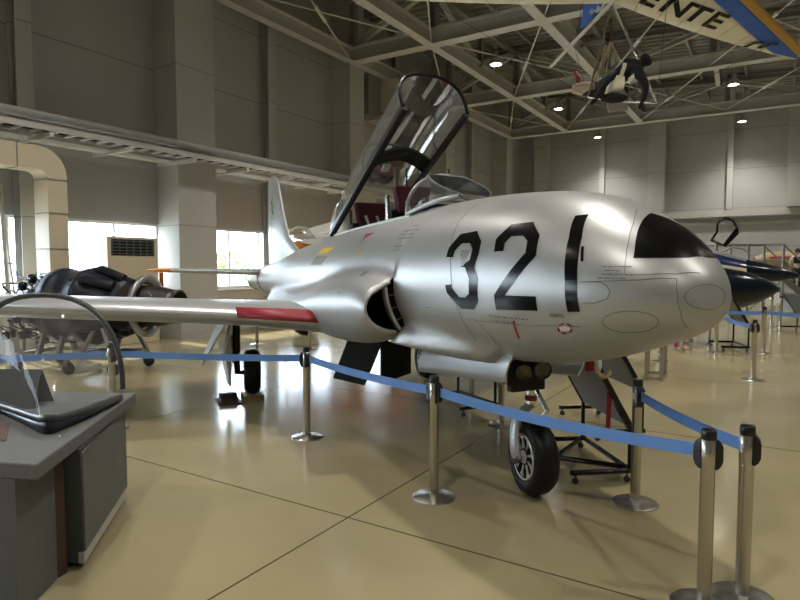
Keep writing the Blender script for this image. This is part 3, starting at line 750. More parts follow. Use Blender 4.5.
for sd_ in (1, -1):
    a0 = [cp(l, sd_*.315, -.015) for l in Ls]
    q = MB()
    for a, b in zip(a0[:-1], a0[1:]): q.bar(a, b, .04, .05, up=(sin(CA), 0, cos(CA)))
    q.build('canopy_rail', 'olive', cnp)
    a0 = [cp(l, sd_*.345, .0) for l in Ls]
    q = MB()
    for a, b in zip(a0[:-1], a0[1:]): q.bar(a, b, .02, .05, up=(sin(CA), 0, cos(CA)))
    q.build('outer_rail_strip', 'rimgrey', cnp)
pl_ = [cp(1.62+.06*sin(pi*k/12), .32-.64*k/12, .0+.09*sin(pi*k/12)) for k in range(13)]+[cp(1.40+.10*sin(pi*k/12), -.32+.64*k/12, .0+.07*sin(pi*k/12)) for k in range(13)]
MB().slab(pl_, Vector(cp(0,0,.03))-Vector(cp(0,0,0))).build('cross_brace', 'olive', cnp)
MB().slab([cp(1.36, .16, .04), cp(1.36, .08, .05), cp(1.45, .08, .06), cp(1.45, .16, .05)], Vector(cp(0,0,-.03))-Vector(cp(0,0,0))).build('white_placard', 'white', cnp)
MB().tube([cp(1.45, .02, .03), (3.95, -.05, 2.0)], .024, 8).build('canopy_strut', 'plate', cnp)
MB().tube([cp(1.45, -.10, .02), (4.1, -.22, 2.0)], .012, 6).build('canopy_cable', 'grey', cnp)

# tail: fin, rudder, tailplane
def foil(le, te, th, n_, up):
    """ring of a symmetric aerofoil section between le and te, thickness th along up"""
    le = Vector(le); te = Vector(te); up = Vector(up); pts = []
    xs_ = [(1-cos(pi*k/n_))/2 for k in range(n_+1)]
    def yt(x): return 5*(.2969*sqrt(x)-.126*x-.3516*x*x+.2843*x**3-.1036*x**4)
    for x in xs_: pts.append(le.lerp(te, x)+up*th*yt(x))
    for x in reversed(xs_[1:-1]): pts.append(le.lerp(te, x)-up*th*yt(x))
    return pts
fin = [((7.2,0,1.80),(10.2,0,1.72),.10),((8.05,0,2.0),(10.22,0,1.95),.13),((8.55,0,2.2),(10.24,0,2.2),.14),((8.85,0,2.55),(10.25,0,2.55),.13),((9.12,0,2.95),(10.25,0,2.95),.11),((9.32,0,3.22),(10.24,0,3.22),.09),((9.48,0,3.36),(10.18,0,3.36),.06),((9.68,0,3.43),(10.0,0,3.43),.03)]
fo_ = MB().loft([foil(a, b, t_, 14, (0,1,0)) for a, b, t_ in fin], caps=True).build('tail_fin', 'silver2', ac)
MB().tube([(9.80,.042,1.9),(9.82,.04,2.5),(9.84,.032,3.3)], .004, 5).build('rudder_joint', 'seam', fo_)
em = MB(); 
for k in range(26):
    a = 2*pi*k/26; b = 2*pi*(k+1)/26; em.add([(9.62+.15*cos(a), .058, 2.78+.21*sin(a)), (9.62+.15*cos(b), .058, 2.78+.21*sin(b)), (9.62+.135*cos(b), .058, 2.78+.19*sin(b)), (9.62+.135*cos(a), .058, 2.78+.19*sin(a))], [(0,1,2,3)])
for (x, z, a, b) in ((9.62,2.80,.05,.10),(9.56,2.70,.06,.05),(9.67,2.90,.04,.05)):
    em.add([(x+a*cos(2*pi*k/8), .061, z+b*sin(2*pi*k/8)) for k in range(8)], [tuple(range(8))])
em.build('tail_emblem', 'green', fo_, recalc=False)
for sd_ in (1, -1):
    tp = [((9.35,sd_*.2,1.56),(10.55,sd_*.2,1.56),.13),((9.72,sd_*1.9,1.60),(10.5,sd_*1.9,1.60),.08)]
    st_ = MB().loft([foil(a, b, t_, 12, (0,0,1)) for a, b, t_ in tp], caps=True).build('tailplane', 'silver2', ac)
    tp = [((9.72,sd_*1.9,1.60),(10.5,sd_*1.9,1.60),.08),((9.8,sd_*2.15,1.605),(10.46,sd_*2.15,1.605),.07),((9.95,sd_*2.3,1.61),(10.36,sd_*2.3,1.61),.02)]
    MB().loft([foil(a, b, t_*1.02, 12, (0,0,1)) for a, b, t_ in tp], caps=True).build('tailplane_tip', 'orange', st_)
if True:
    MB().box((10.1, 2.02, 1.28), (10.13, 2.09, 1.56)).build('warning_ribbon', 'orange', ac)
MB().loft([ring_pts(s_, add=.004) for s_ in (9.30, 9.42, 9.55)]).build('red_tail_band', 'red', ac, recalc=False)

# wings
wing = [(.45,3.35,7.45,1.10,.36),(.9,3.86,7.35,1.13,.32),(1.25,4.16,7.25,1.145,.30),(1.6,4.43,7.15,1.16,.28),(2.6,4.70,6.95,1.215,.26),(3.8,4.98,6.75,1.28,.24),(4.9,5.2,6.55,1.345,.19),(5.6,5.36,6.42,1.385,.14),(5.75,5.5,6.3,1.39,.05)]
for sd_ in (1, -1):
    wg = MB().loft([foil((le, sd_*y, z), (te, sd_*y, z-.03), t_, 18, (0,0,1)) for y, le, te, z, t_ in wing], caps=True).build('wing', 'silver2', ac)
    for y_ in (2.4, 3.6):
        MB().box((5.2, sd_*y_-.003, 1.35), (6.6, sd_*y_+.003, 1.353)).build('wing_joint', 'seam', wg)
    # red padding along the inboard leading edge
    q = MB(); rows = []
    for y, le, te, z, t_ in [(.86,3.83,7.36,1.128,.325)]+wing[2:4]:
        le_ = Vector((le-.012, sd_*y, z)); te_ = Vector((te, sd_*y, z-.03)); row = []
        for k in range(-1, 8):
            x = (k/7)**2*.05; yt = 5*(.2969*sqrt(x)-.126*x-.3516*x*x+.2843*x**3)*(1 if k >= 0 else -1)
            row.append(le_.lerp(te_, x)+Vector((0,0,1))*t_*1.08*yt)
        rows.append(row)
    q.loft(rows, closed=False); q.build('leading_edge_guard', 'red', wg, solid=.01)

# main landing gear
for sd_ in (1, -1):
    g_ = thing('x', None, None); g_.name = 'main_landing_gear'; g_.parent = ac
    for kx in ('label', 'category'): del g_[kx]
    yw = 1.24*sd_; mz = .362
    Mx = Matrix.Translation((5.58, yw, mz))@Matrix.Rotation(radians(-9 if sd_ > 0 else 0), 4, 'Z')@Matrix.Rotation(-pi/2*sd_, 4, 'X')
    MB().lathe([(.16,-.095),(.22,-.10),(.26,-.08),(.277,-.04),(.28,0),(.277,.04),(.26,.08),(.22,.10),(.16,.095),(.16,-.095)], 40, Mx).build('tyre', 'tyre', g_)
    # hub with round holes seen on its inner face
    hb = MB().lathe([(0,-.06),(.16,-.085),(.165,-.09),(.165,.09),(.16,.085),(0,.05)], 32, Mx).build('wheel_hub', 'hub', g_)
    q = MB()
    for k in range(10):
        a = 2*pi*k/10; c = Vector((.115*cos(a), .115*sin(a), -.088)); q.add([Mx@(c+Vector((.02*cos(b), .02*sin(b), 0))) for b in [2*pi*j/10 for j in range(10)]], [tuple(range(10))])
    q.build('hub_holes', 'dark', hb)
    MB().tube([(5.52, sd_*1.44, 1.12), (5.54, sd_*1.44, .62)], .055, 12).build('oleo_strut', 'blackpaint', g_)
    MB().tube([(5.54, sd_*1.44, .66), (5.58, sd_*1.42, .36), (5.58, sd_*1.30, .362)], .04, 10).build('axle_fork', 'blackpaint', g_)
    MB().tube([(5.45, sd_*1.44, 1.0), (5.42, sd_*.98, 1.12)], .035, 8).build('side_brace', 'blackpaint', g_)
    MB().tube([(5.50, sd_*1.50, 1.05), (5.36, sd_*1.52, .8), (5.50, sd_*1.48, .5)], .012, 6).build('brake_hose', 'steel_dark', g_)
    MB().slab([(5.25, sd_*1.56, 1.06), (5.85, sd_*1.56, 1.06), (5.80, sd_*1.80, .52), (5.45, sd_*1.84, .50)], (0, .02*sd_, .01)).build('gear_door', 'white', g_)
    MB().slab([(5.38, sd_*1.50, .98), (5.60, sd_*1.50, .98), (5.78, sd_*1.58, .62), (5.70, sd_*1.52, .22), (5.45, sd_*1.52, .22), (5.36, sd_*1.58, .62)], (0, .015*sd_, 0)).build('wheel_door', 'white', g_)

# nose landing gear
ng = thing('x', None, None); ng.name = 'nose_landing_gear'; ng.parent = ac
for kx in ('label', 'category'): del ng[kx]
NX, NY, NZ = 1.56, -.06, .285
MS = Matrix.Translation((NX, NY, NZ))@Matrix.Rotation(radians(-10), 4, 'Z')
Mw = MS@Matrix.Rotation(-pi/2, 4, 'X')
MB().lathe([(.165,-.075),(.21,-.095),(.25,-.085),(.272,-.05),(.28,-.015),(.28,.015),(.272,.05),(.25,.085),(.21,.095),(.165,.075),(.165,-.075)], 48, Mw).build('tyre', 'tyre', ng)
hb = MB().lathe([(.168,-.07),(.168,.078),(.155,.082),(.145,.06),(.07,.035),(.06,.075),(0,.075)], 40, Mw).build('wheel_hub', 'dark', ng)
q = MB().lathe([(.168,.070),(.170,.084),(.158,.086),(.152,.074)], 40, Mw)
for k in range(9):
    a = 2*pi*k/9; q.bar(Mw@Vector((.05*cos(a), .05*sin(a), .066)), Mw@Vector((.158*cos(a), .158*sin(a), .072)), .012, .012)
    for da in (.16, -.16): q.bar(Mw@Vector((.10*cos(a), .10*sin(a), .070)), Mw@Vector((.158*cos(a+da), .158*sin(a+da), .074)), .007, .007)
q.lathe([(0,.080),(.05,.080),(.055,.06)], 20, Mw)
q.build('wheel_spokes', 'hub', hb)
fk = [MS@Vector(p) for p in ((0,.135,0),(.0,.145,.06),(0.01,.145,.2),(.02,.12,.285),(.03,.05,.35),(.03,0,.38))]
q = MB()
rows = []
for i, p in enumerate(fk):
    a = fk[max(0, i-1)]; b = fk[min(len(fk)-1, i+1)]; t_ = (b-a).normalized(); u = Vector((1,0,0)); u = (u-t_*u.dot(t_)).normalized(); v = t_.cross(u); ww = [.055,.055,.05,.05,.05,.05][i]
    rows.append([p+u*ww*cos(c)+v*.022*sin(c) for c in [2*pi*k/12 for k in range(12)]])
q.loft(rows, caps=True); q.build('fork', 'silver2', ng)
MB().lathe([(0,-.02),(.045,-.02),(.045,.02),(0,.02)], 16, Matrix.Translation(fk[0])@Matrix.Rotation(-pi/2, 4, 'X')).build('axle_nut', 'grey', ng)
top = MS@Vector((.03, 0, .38))
MB().tube([top, (NX+.03, NY, .80)], .032, 12).build('oleo_piston', 'bare', ng)
MB().tube([(NX+.03, NY, .70), (NX+.03, NY, .735)], .045, 12).build('red_collar', 'red', ng)
MB().tube([(NX+.03, NY, .78), (NX+.02, NY, 1.20)], .06, 12).build('strut_housing', 'grey', ng)
MB().tube([(NX-.02, NY, .80), (NX-.16, NY, .66), (NX-.02, NY, .50)], .018, 8).build('torque_link', 'bare', ng)
MB().box((1.46, -.09, .80), (1.53, .20, 1.12)).build('lamp_bracket', 'olive', ng, bevel=.01)
for (x, y, z) in ((1.42, .135, .945), (1.42, -.025, .955)):
    Ml = Matrix.Translation((x, y, z))@Matrix.Rotation(radians(-22), 4, 'Z')@Matrix.Rotation(-pi/2, 4, 'Y')
    lp = MB().lathe([(0,-.08),(.045,-.07),(.066,-.01),(.068,.018),(.056,.022),(.054,.010)], 28, Ml).build('landing_light', 'olive', ng)
    MB().lathe([(.055,.010),(.04,.003),(0,-.004)], 24, Ml).build('light_lens', 'lens', lp)
MB().box((1.40, -.22, 1.03), (2.6, .22, 1.12)).build('wheel_well', 'dark', ng)
MB().tube([(1.72, .18, 1.05), (1.66, .14, .82)], .014, 8).build('retraction_link', 'bare', ng)

# nose gear doors
for sd_ in (1, -1):
    rows = []
    for k in range(9):
        s = 1.30+1.34*k/8; zt_ = 1.115-.138*k/8; cut = (.055 if k == 0 else 0)
        rows.append([(s+dx, sd_*y, zt_+dz) for dx, y, dz in ((.0,.275,.03),(.0,.315,-.02),(.02,.335,-.09),(.05,.335,-.16),(.07,.318,-.215),(.075,.305,-.222),(.07,.306,-.21),(.05,.322,-.155),(.02,.322,-.09),(0,.30,-.02))])
    MB().loft(rows, caps=True).build('nose_gear_door', 'silver2', ac)
# dive brakes under the belly
for sd_, cs, ds in ((1, [(349,336),(381,342),(363,385),(333,378)], (6.75,6.45,6.35,6.65)), (-1, [(382,340),(411,345),(411,373),(382,384)], (6.75,7.05,7.0,6.7))):
    pts = [L(D(px, py, dd)) for (px, py), dd in zip(cs, ds)]
    n_ = (pts[1]-pts[0]).cross(pts[3]-pts[0]).normalized()*.03
    MB().slab(pts, n_).build('dive_brake', 'olive', ac)
MB().tube([L(D(388,338,6.9)), L(D(386,347,6.8))], .015, 6).build('brake_jack', 'bare', ac)
for sd_ in (1,):
    pass
# tow fitting and red ribbons by the nose wheel bay
c_ = L(D(590, 364, 4.45)); MB().box(c_-Vector((.02,.03,.05)), c_+Vector((.02,.03,.05))).build('red_fitting', 'red', ac)
c_ = L(D(598, 365, 4.4)); MB().lathe([(0,-.05),(.02,-.05),(.026,-.02),(.026,.05),(0,.05)], 12, Matrix.Translation(c_)).build('pitot_boot', 'white', ac)
c_ = L(D(603, 374, 4.35)); MB().tube([c_+Vector((.05*cos(a), .045*sin(a), .018*sin(2*a)-.0)) for a in [2*pi*k/14 for k in range(14)]], .013, 8, closed=True, caps=False).build('canvas_strap', 'tan', ac)
p = L(D(608, 390, 4.6)); p2 = L(D(606, 437, 4.58)); q = MB(); q.slab([p, p+(L(D(612,390,4.6))-p), L(D(610,436,4.58)), p2], (.004, .004, 0)); q.build('warning_ribbon', 'red', ac)

# ---------------------------------------------------------------- belt barrier posts
def arc_pts(a, b, sag, n=14):
    a = Vector(a); b = Vector(b); return [a.lerp(b, k/n)-Vector((0, 0, sag*4*(k/n)*(1-k/n))) for k in range(n+1)]
def make_post(label, x, y, h=.9, belts=(), cas=None, beltmat='belt'):
    """x, y in the hall; belts = [(x2, y2, sag)], cas = headings (degrees) of the black belt housings"""
    t = thing('barrier_post', label, 'barrier post', (x, y, 0), 0, 'belt barrier posts')
    MB().lathe([(0,.028),(.035,.026),(.06,.018),(.15,.010),(.158,.004),(.158,0),(0,0)], 40).build('base', 'stainless', t)
    MB().lathe([(.034,.02),(.034,.70),(.0355,.702),(.0355,h-.055),(.031,h-.05)], 28).build('pole', 'stainless', t)
    MB().lathe([(.032,h-.055),(.036,h-.05),(.036,h-.012),(.030,h-.002),(0,h)], 28).build('cap', 'plastic', t)
    for a in (cas or []):
        a = radians(a); q = MB(); d_ = Vector((cos(a), sin(a), 0)); s_ = Vector((-sin(a), cos(a), 0)); rows = []
        for z, o_ in ((h-.20,.036),(h-.185,.052),(h-.16,.062),(h-.09,.062),(h-.065,.052),(h-.05,.036)):
            rows.append([d_*.028+s_*.028+Vector((0,0,z)), d_*o_+s_*.024+Vector((0,0,z)), d_*o_-s_*.024+Vector((0,0,z)), d_*.028-s_*.028+Vector((0,0,z))])
        q.loft(rows, caps=True, smooth=False); q.build('belt_housing', 'plastic', t)
    for (x2, y2, sag) in belts:
        a = Vector((0, 0, h-.115)); b = Vector((x2-x, y2-y, h-.115)); dn = (b-a).normalized(); a += dn*.05; b -= dn*.05
        pts = arc_pts(a, b, sag); q = MB(); sd_ = Vector((-dn.y, dn.x, 0))*.0012; rows = []
        for i, p in enumerate(pts):
            tw = sd_*1; u = Vector((0, 0, .033)); rows.append([p-u-tw, p+u-tw, p+u+tw, p-u+tw])
        q.loft(rows, smooth=False, caps=True); q.build('belt', beltmat, t)
    return t
PA = G(434, 497); PB = G(307, 437); PC = G(635, 503); PD = G(742, 598); PE = camxy(1.515, 2.90); PS = camxy(-2.98, 6.15); PS2 = camxy(-4.9, 5.35)
make_post('brushed steel barrier post standing alone in the centre foreground left of the nose wheel', PA.x, PA.y, belts=[(PE.x, PE.y, .035)], cas=[-10, 170])
make_post('barrier post in front of the wing root, with belts running left and right', PB.x, PB.y, belts=[(PA.x, PA.y, .02), (PS.x, PS.y, .01)], cas=[-35, 200])
make_post('barrier post just right of the nose wheel beside the black trolley', PC.x, PC.y, belts=[(PD.x, PD.y, .02)], cas=[-60])
make_post('rightmost front barrier post, the taller-looking of the close pair at lower right', PD.x, PD.y, cas=[0])
make_post('front barrier post at lower right whose base is cut by the bottom edge', PE.x, PE.y, cas=[30, 165])
make_post('barrier post seen through the clear windscreen on the display counter', PS.x, PS.y, belts=[(PS2.x, PS2.y, .0)], cas=[0])
PF = G(753, 380); PG = G(763.5, 353); PH = G(709, 344); PI_ = G(716, 352); PJ = G(771, 327); PK = G(780, 330); PLp = G(257, 344); PM = G(310, 349)
PN = G(501, 425); PO = G(472, 403); PR = G(659, 361); PQ = camxy(8.2, 9.3)
make_post('barrier post in the middle distance right of the nose, below the navy cone', PF.x, PF.y, belts=[(PH.x+.2, PH.y-1.6, .03)], cas=[-150, 20], beltmat='beltfar')
make_post('barrier post directly behind the mid-distance one, with the upper dark belt', PG.x, PG.y, belts=[(PI_.x-.1, PI_.y+.1, .02), (PQ.x, PQ.y, .02)], beltmat='beltfar')
make_post('slim barrier post showing just right of the nose underside, farther of two', PH.x, PH.y)
make_post('barrier post just right of the nose underside, nearer of two', PI_.x, PI_.y)
make_post('distant barrier post under the white sign', PJ.x, PJ.y)
make_post('distant barrier post just right of the white sign', PK.x, PK.y)
make_post('small far barrier post seen under the right-hand wing near the windows', PLp.x, PLp.y)
make_post('far barrier post hidden mostly behind the post between the wheels', PM.x, PM.y)
make_post('barrier post behind the open nose gear door, just left of the nose wheel', PN.x, PN.y)
make_post('darker barrier post farther behind the open nose gear door', PO.x, PO.y)
make_post('barrier post standing behind the nose among the steel frames', PR.x, PR.y)

# ---------------------------------------------------------------- display counter at the left
ZT = .76
A_ = Vector((-2.93, 1.45)); B_ = Vector((-3.97, 2.68)); C_ = Vector((-5.55, 1.78)); D_ = Vector((-4.55, .80))
t = thing('display_counter', 'grey carpet-topped display counter with cabinet doors at the left edge', 'display counter', (-4.2, 1.7, 0)); off = Vector((-4.2, 1.7, 0))
MB().slab([(*A_, ZT-.08), (*B_, ZT-.08), (*C_, ZT-.08), (*D_, ZT-.08)], (0, 0, .08)).build('counter_top', 'gcar', t, off, bevel=.008)
Q0, Q1, Qe = G(84, 568.5).xy, G(126, 499.5).xy, G(64, 566).xy
dv = (Q1-Q0).normalized(); nrm = Vector((dv.y, -dv.x)); inn = Vector((-1.35, -.85)); de = (Qe-Q0).normalized(); ne = Vector((-de.y, de.x))
if ne.dot(nrm+Vector((0, 0))) < 0 and ne.dot(Q0-Q1) < 0: ne = -ne
if ne.dot(Q0-Q1) < 0: ne = -ne
def pr(a, b, c, d2, z0, z1): return MB().slab([(*a, z0), (*b, z0), (*c, z0), (*d2, z0)], (0, 0, z1-z0))
TZ = ZT-.081
pr(Q0, Q1, Q1+inn*.8, Qe+inn*.5, .03, TZ).build('cabinet_body', 'cab', t, off)
pr(Q0+nrm*.012, Q1+nrm*.012, Q1, Q0, .10, TZ-.02).build('side_panel', 'cab2', t, off)
pr(Q0+nrm*.008+ne*.008, Q1+nrm*.008, Q1, Q0, .03, .095).build('white_kick_strip', 'steel', t, off)
pr(Q0+nrm*.008+ne*.008, Q0, Qe, Qe+ne*.008, .03, .095).build('white_kick_strip', 'steel', t, off)
B0, B1 = G(58.5, 578).xy, G(67, 573).xy
pr(B0, B1, B1+inn*.06, B0+inn*.06, .0, TZ).build('brown_trim', 'brown', t, off)
f1, f0 = G(20, 618).xy, G(58, 578).xy
pr(f1, f0, f0+inn*.6, f1+Vector((-1.2, -.50)), 0, TZ).build('front_cabinet', 'cab2', t, off)
for p in (Q0+inn*.06+dv*.06, Q1+inn*.06-dv*.08):
    MB().lathe([(0,0),(.02,0),(.02,.031),(0,.031)], 10, Matrix.Translation((*p, 0))).build('foot', 'plastic', t, off)

# clear aircraft windscreen displayed on the counter
t = thing('aircraft_windscreen', 'clear curved aircraft windscreen with a dark metal frame on the display counter', 'aircraft part', (-4.1, 2.1, ZT)); off = Vector((-4.1, 2.1, ZT))
R_ = Vector(G(123, 397, ZT+.03)); T_ = Vector(G(48, 436, ZT+.02)); Lf = T_+(G(0, 411, ZT+.03)-T_).normalized()*1.42
zr = .055
def bez(a, b, c, n=16): return [(a*(1-k/n)**2+b*2*(k/n)*(1-k/n)+c*(k/n)**2) for k in range(n+1)]
mid = (R_+Lf)/2
outR = T_.lerp(R_, .13); outL = T_.lerp(Lf, .10)
side1 = [R_.lerp(outR, k/10)+Vector((.06, -.05, 0))*sin(pi*k/10)*.8 for k in range(11)]
nose_ = bez(outR, T_, outL, 10)[1:-1]
side2 = [outL.lerp(Lf, k/10) for k in range(11)]
base = side1+nose_+side2; nb = len(base)
def up(p, z): return Vector((p.x, p.y, z))
ht = .645
def hp(f_):
    a = pi*f_; c, sn = cos(a), sin(a); w2 = (R_-Lf)/2
    return mid+w2*(abs(c)**.85*(1 if c > 0 else -1))+Vector((0, 0, zr+ht*sn**.8))
hoop_ = [hp(k/(nb-1)) for k in range(nb)]
tipw = [1-min(1, abs(i-nb//2)/(nb/2))**1.3 for i in range(nb)]
rimz = [ZT+.045+.080*w_ for w_ in tipw]
base_up = [up(p, z) for p, z in zip(base, rimz)]
rows = []
for j in range(9):
    v = j/8; rows.append([a.lerp(b, v)+Vector((0, 0, .10*sin(pi*v)*sin(pi*i/(nb-1)))) for i, (a, b) in enumerate(zip(hoop_, base_up))])
MB().loft(rows, closed=False).build('clear_shell', 'clear', t, off)
q = MB()
for a, b in zip(hoop_[:-1], hoop_[1:]): q.bar(a, b, .05, .022, up=(R_-mid).cross(Vector((0,0,1))))
q = MB().tube(hoop_, .019, 8); q.build('hoop_frame', 'rimgrey', t, off)
q = MB(); q.loft([[up(p, z-.038), up(p, z), up(p, z)+(mid-p).normalized()*.03, up(p, z-.038)+(mid-p).normalized()*.03] for p, z in zip(base, rimz)]); q.build('base_rim', 'rimgrey', t, off)
q = MB(); q.loft([[up(p, ZT+.002)+(mid-p).normalized()*(.02+.03*tipw[i]), up(p, rimz[i]-.038)+(mid-p).normalized()*.004, up(p, rimz[i]-.038)+(mid-p).normalized()*.04, up(p, ZT+.002)+(mid-p).normalized()*.07] for i, p in enumerate(base)]); q.build('dark_skirt', 'navyframe', t, off)
q = MB()
for i in range(4, 10): q.lathe([(0,.004),(.007,.004),(.007,0)], 8, Matrix.Translation(up(base[i], ZT+.03)))
MB().lathe([(0,.006),(.009,.004),(.009,0)], 10, Matrix.Translation(G(61, 436, ZT+.03))).build('rivet', 'bare', t, off)

# tent-shaped placard and a photo print on the counter
t = thing('placard_stand', 'folded dark grey tent placard inside the clear windscreen', 'placard', G(20, 405, ZT)); off = Vector(t.location)
e1 = Vector(G(53, 401, ZT)); e0 = Vector(G(31, 409, ZT)); rg = Vector(D(33, 368, (e0.y*0+ (to_room(0,0,0).y)) or 3.75)); 
bk = Vector((-.86, -.50, 0)).normalized()
rg = (e0+e1)/2+Vector((-.04, .02, .235)); rg = Vector(rg)
ln = bk*.62
MB().slab([e0, rg, rg+ln, e0+ln], (.006, .004, 0)).build('front_leaf', 'rimgrey', t, off)
MB().slab([e1, rg, rg+ln, e1+ln], (.006, .004, 0)).build('back_leaf', 'grey', t, off)
q = MB().slab([G(-8, 421, ZT+.002), G(9, 422, ZT+.002), G(6, 441, ZT+.002), G(-14, 440, ZT+.002)], (0, 0, .002)); o = q.build('photo_print', 'paper'); tag(o, 'small colour photo print lying on the display counter', 'photo print')

# ---------------------------------------------------------------- jet engine on a wheeled stand
EA, EB = Vector((-10.9, 5.0, 0)), Vector((-8.0, 6.2, 0)); em_ = (EA+EB)/2
t = thing('jet_engine', 'dark removed jet engine with silver exhaust ring lying behind the wing', 'jet engine', (em_.x, em_.y, 0), math.atan2(EB.y-EA.y, EB.x-EA.x))
MX = Matrix.Translation((0, 0, 1.04))@Matrix.Rotation(pi/2, 4, 'Y')
MB().lathe([(0,-.62),(.50,-.60),(.58,-.56),(.58,-.50),(.61,-.48),(.61,-.36),(.585,-.34),(.585,.0),(.61,.02),(.61,.12),(.56,.14),(.50,.34),(.42,.50),(.40,.66),(0,.66)], 40, MX).build('compressor_casing', 'engine', t)
MB().lathe([(0,-1.45),(.16,-1.45),(.20,-1.3),(.30,-1.15),(.34,-.95),(.42,-.8),(.42,-.68)], 24, MX).build('accessory_section', 'engine', t)
MB().lathe([(.34,.60),(.36,.9),(.33,1.0),(.31,1.3),(.27,1.45),(.27,1.58),(.24,1.58),(.2,1.2)], 32, MX).build('exhaust_cone', 'burnt', t)
MB().lathe([(.36,.94),(.43,.93),(.49,.99),(.495,1.04),(.46,1.06),(.40,1.05),(.36,.98)], 40, MX).build('silver_exhaust_ring', 'engpipe', t)
random.seed(11)
for k in range(9):
    a = 2*pi*k/9+.2; x0, x1 = -.1, .62
    MB().tube([(x0, .50*cos(a), 1.04+.50*sin(a)), (.25, .57*cos(a), 1.04+.57*sin(a)), (x1, .43*cos(a), 1.04+.43*sin(a))], .085, 10).build('combustion_can', 'engine', t)
for k in range(60):
    a = random.uniform(-.3, 2*pi); r = random.uniform(.40, .62) if k > 25 else random.uniform(.36,.5); x = random.uniform(-1.35, -.75); pts = []
    for j in range(5): pts.append((x+j*random.uniform(.05, .17), r*cos(a+.15*j)*random.uniform(.9, 1.05), 1.02+r*sin(a+.15*j)*random.uniform(.9, 1.08)))
    MB().tube(pts, random.choice([.008, .012, .018]), 6).build('pipe', random.choice(['engpipe', 'engine', 'engine', 'steel_dark']), t)
for k in range(26):
    a = random.uniform(-3.4, .6) if k < 18 else random.uniform(.6, 2.6); x = random.uniform(-1.4, -.3); r = random.uniform(.38, .62)
    MB().lathe([(0,-.08),(.06,-.07),(.07,.05),(0,.07)], 12, Matrix.Translation((x, r*cos(a), 1.04+r*sin(a)))).build('accessory_unit', random.choice(['engine', 'engine', 'engpipe', 'burnt']), t)
MB().tube([(-1.5, -.1, 1.40), (.1, -.12, 1.42)], .02, 8).build('fuel_pipe', 'steel_dark', t)
t2 = thing('engine_stand', 'grey wheeled frame carrying the dark jet engine', 'engine stand', (em_.x, em_.y, 0), t.rotation_euler.z)
for y_ in (-.5, .4): MB().bar((-1.0, y_, .27), (.75, y_, .27), .06, .06).build('base_rail', 'steel_dark', t2)
for x in (-1.0, -.1, .75): MB().bar((x, -.5, .27), (x, .4, .27), .06, .06).build('cross_rail', 'steel_dark', t2)
for x, y_ in ((.45, -.5), (.45, .4)): 
    MB().bar((x-.28, y_, .28), (x, y_*.8, .86), .05, .05, up=(1,0,0)).bar((x+.28, y_, .28), (x, y_*.8, .86), .05, .05, up=(1,0,0)).build('a_frame_leg', 'steel_dark', t2)
for x, y_ in ((-.6, -.45), (-.6, .38), (-.25, -.45)): MB().bar((x, y_, .28), (x, y_*.7, .60), .09, .05, up=(1,0,0)).build('support_post', 'steel_dark', t2)
MB().bar((-1.35, -.2, .0), (-1.35, -.2, .85), .08, .08, up=(1,0,0)).bar((-1.38, -.2, .85), (-1.2, -.2, .85), .06, .06).build('front_jack', 'steel', t2)
for x, y_ in ((-.95, -.52), (-.05, -.52), (.72, -.52), (-.95, .42), (.72, .42)):
    c = MB().bar((x, y_, .12), (x, y_, .25), .05, .07, up=(1,0,0)).build('caster_fork', 'steel_dark', t2)
    MB().lathe([(0,-.025),(.085,-.025),(.10,-.015),(.10,.015),(.085,.025),(0,.025)], 20, Matrix.Translation((x+.03, y_, .10))@Matrix.Rotation(pi/2, 4, 'X')).build('caster_wheel', 'caster', c)

# blocks under the main wheels
for k, (yw, lab) in enumerate(((1.24, 'wooden block under the main wheel on the near left side'), (-1.24, 'wooden block under the far main wheel behind the nose gear door'))):
    wp = AMI.inverted()@Vector((5.58, yw, 0))
    o = MB().box((-.15, -.12, 0), (.15, .12, .08)).build('wooden_block', 'wood'); o.location = (wp.x, wp.y, 0); o.rotation_euler = (0, 0, ACR+(.0 if k == 0 else 0)); tag(o, lab, 'wooden block', 'wheel blocks')
wp = AMI.inverted()@Vector((5.60, 1.53, 0))
o = MB().slab([(-.17,-.10,0),(.17,-.10,0),(.10,-.10,.10),(.0,-.10,.10)], (0,.2,0)).box((-.2,-.14,0),(.2,.14,.015)).build('wheel_chock', 'brown'); o.location = (wp.x, wp.y, 0); o.rotation_euler = (0,0,ACR); tag(o, 'small dark chock plate beside the wooden block at the near main wheel', 'wheel chock')

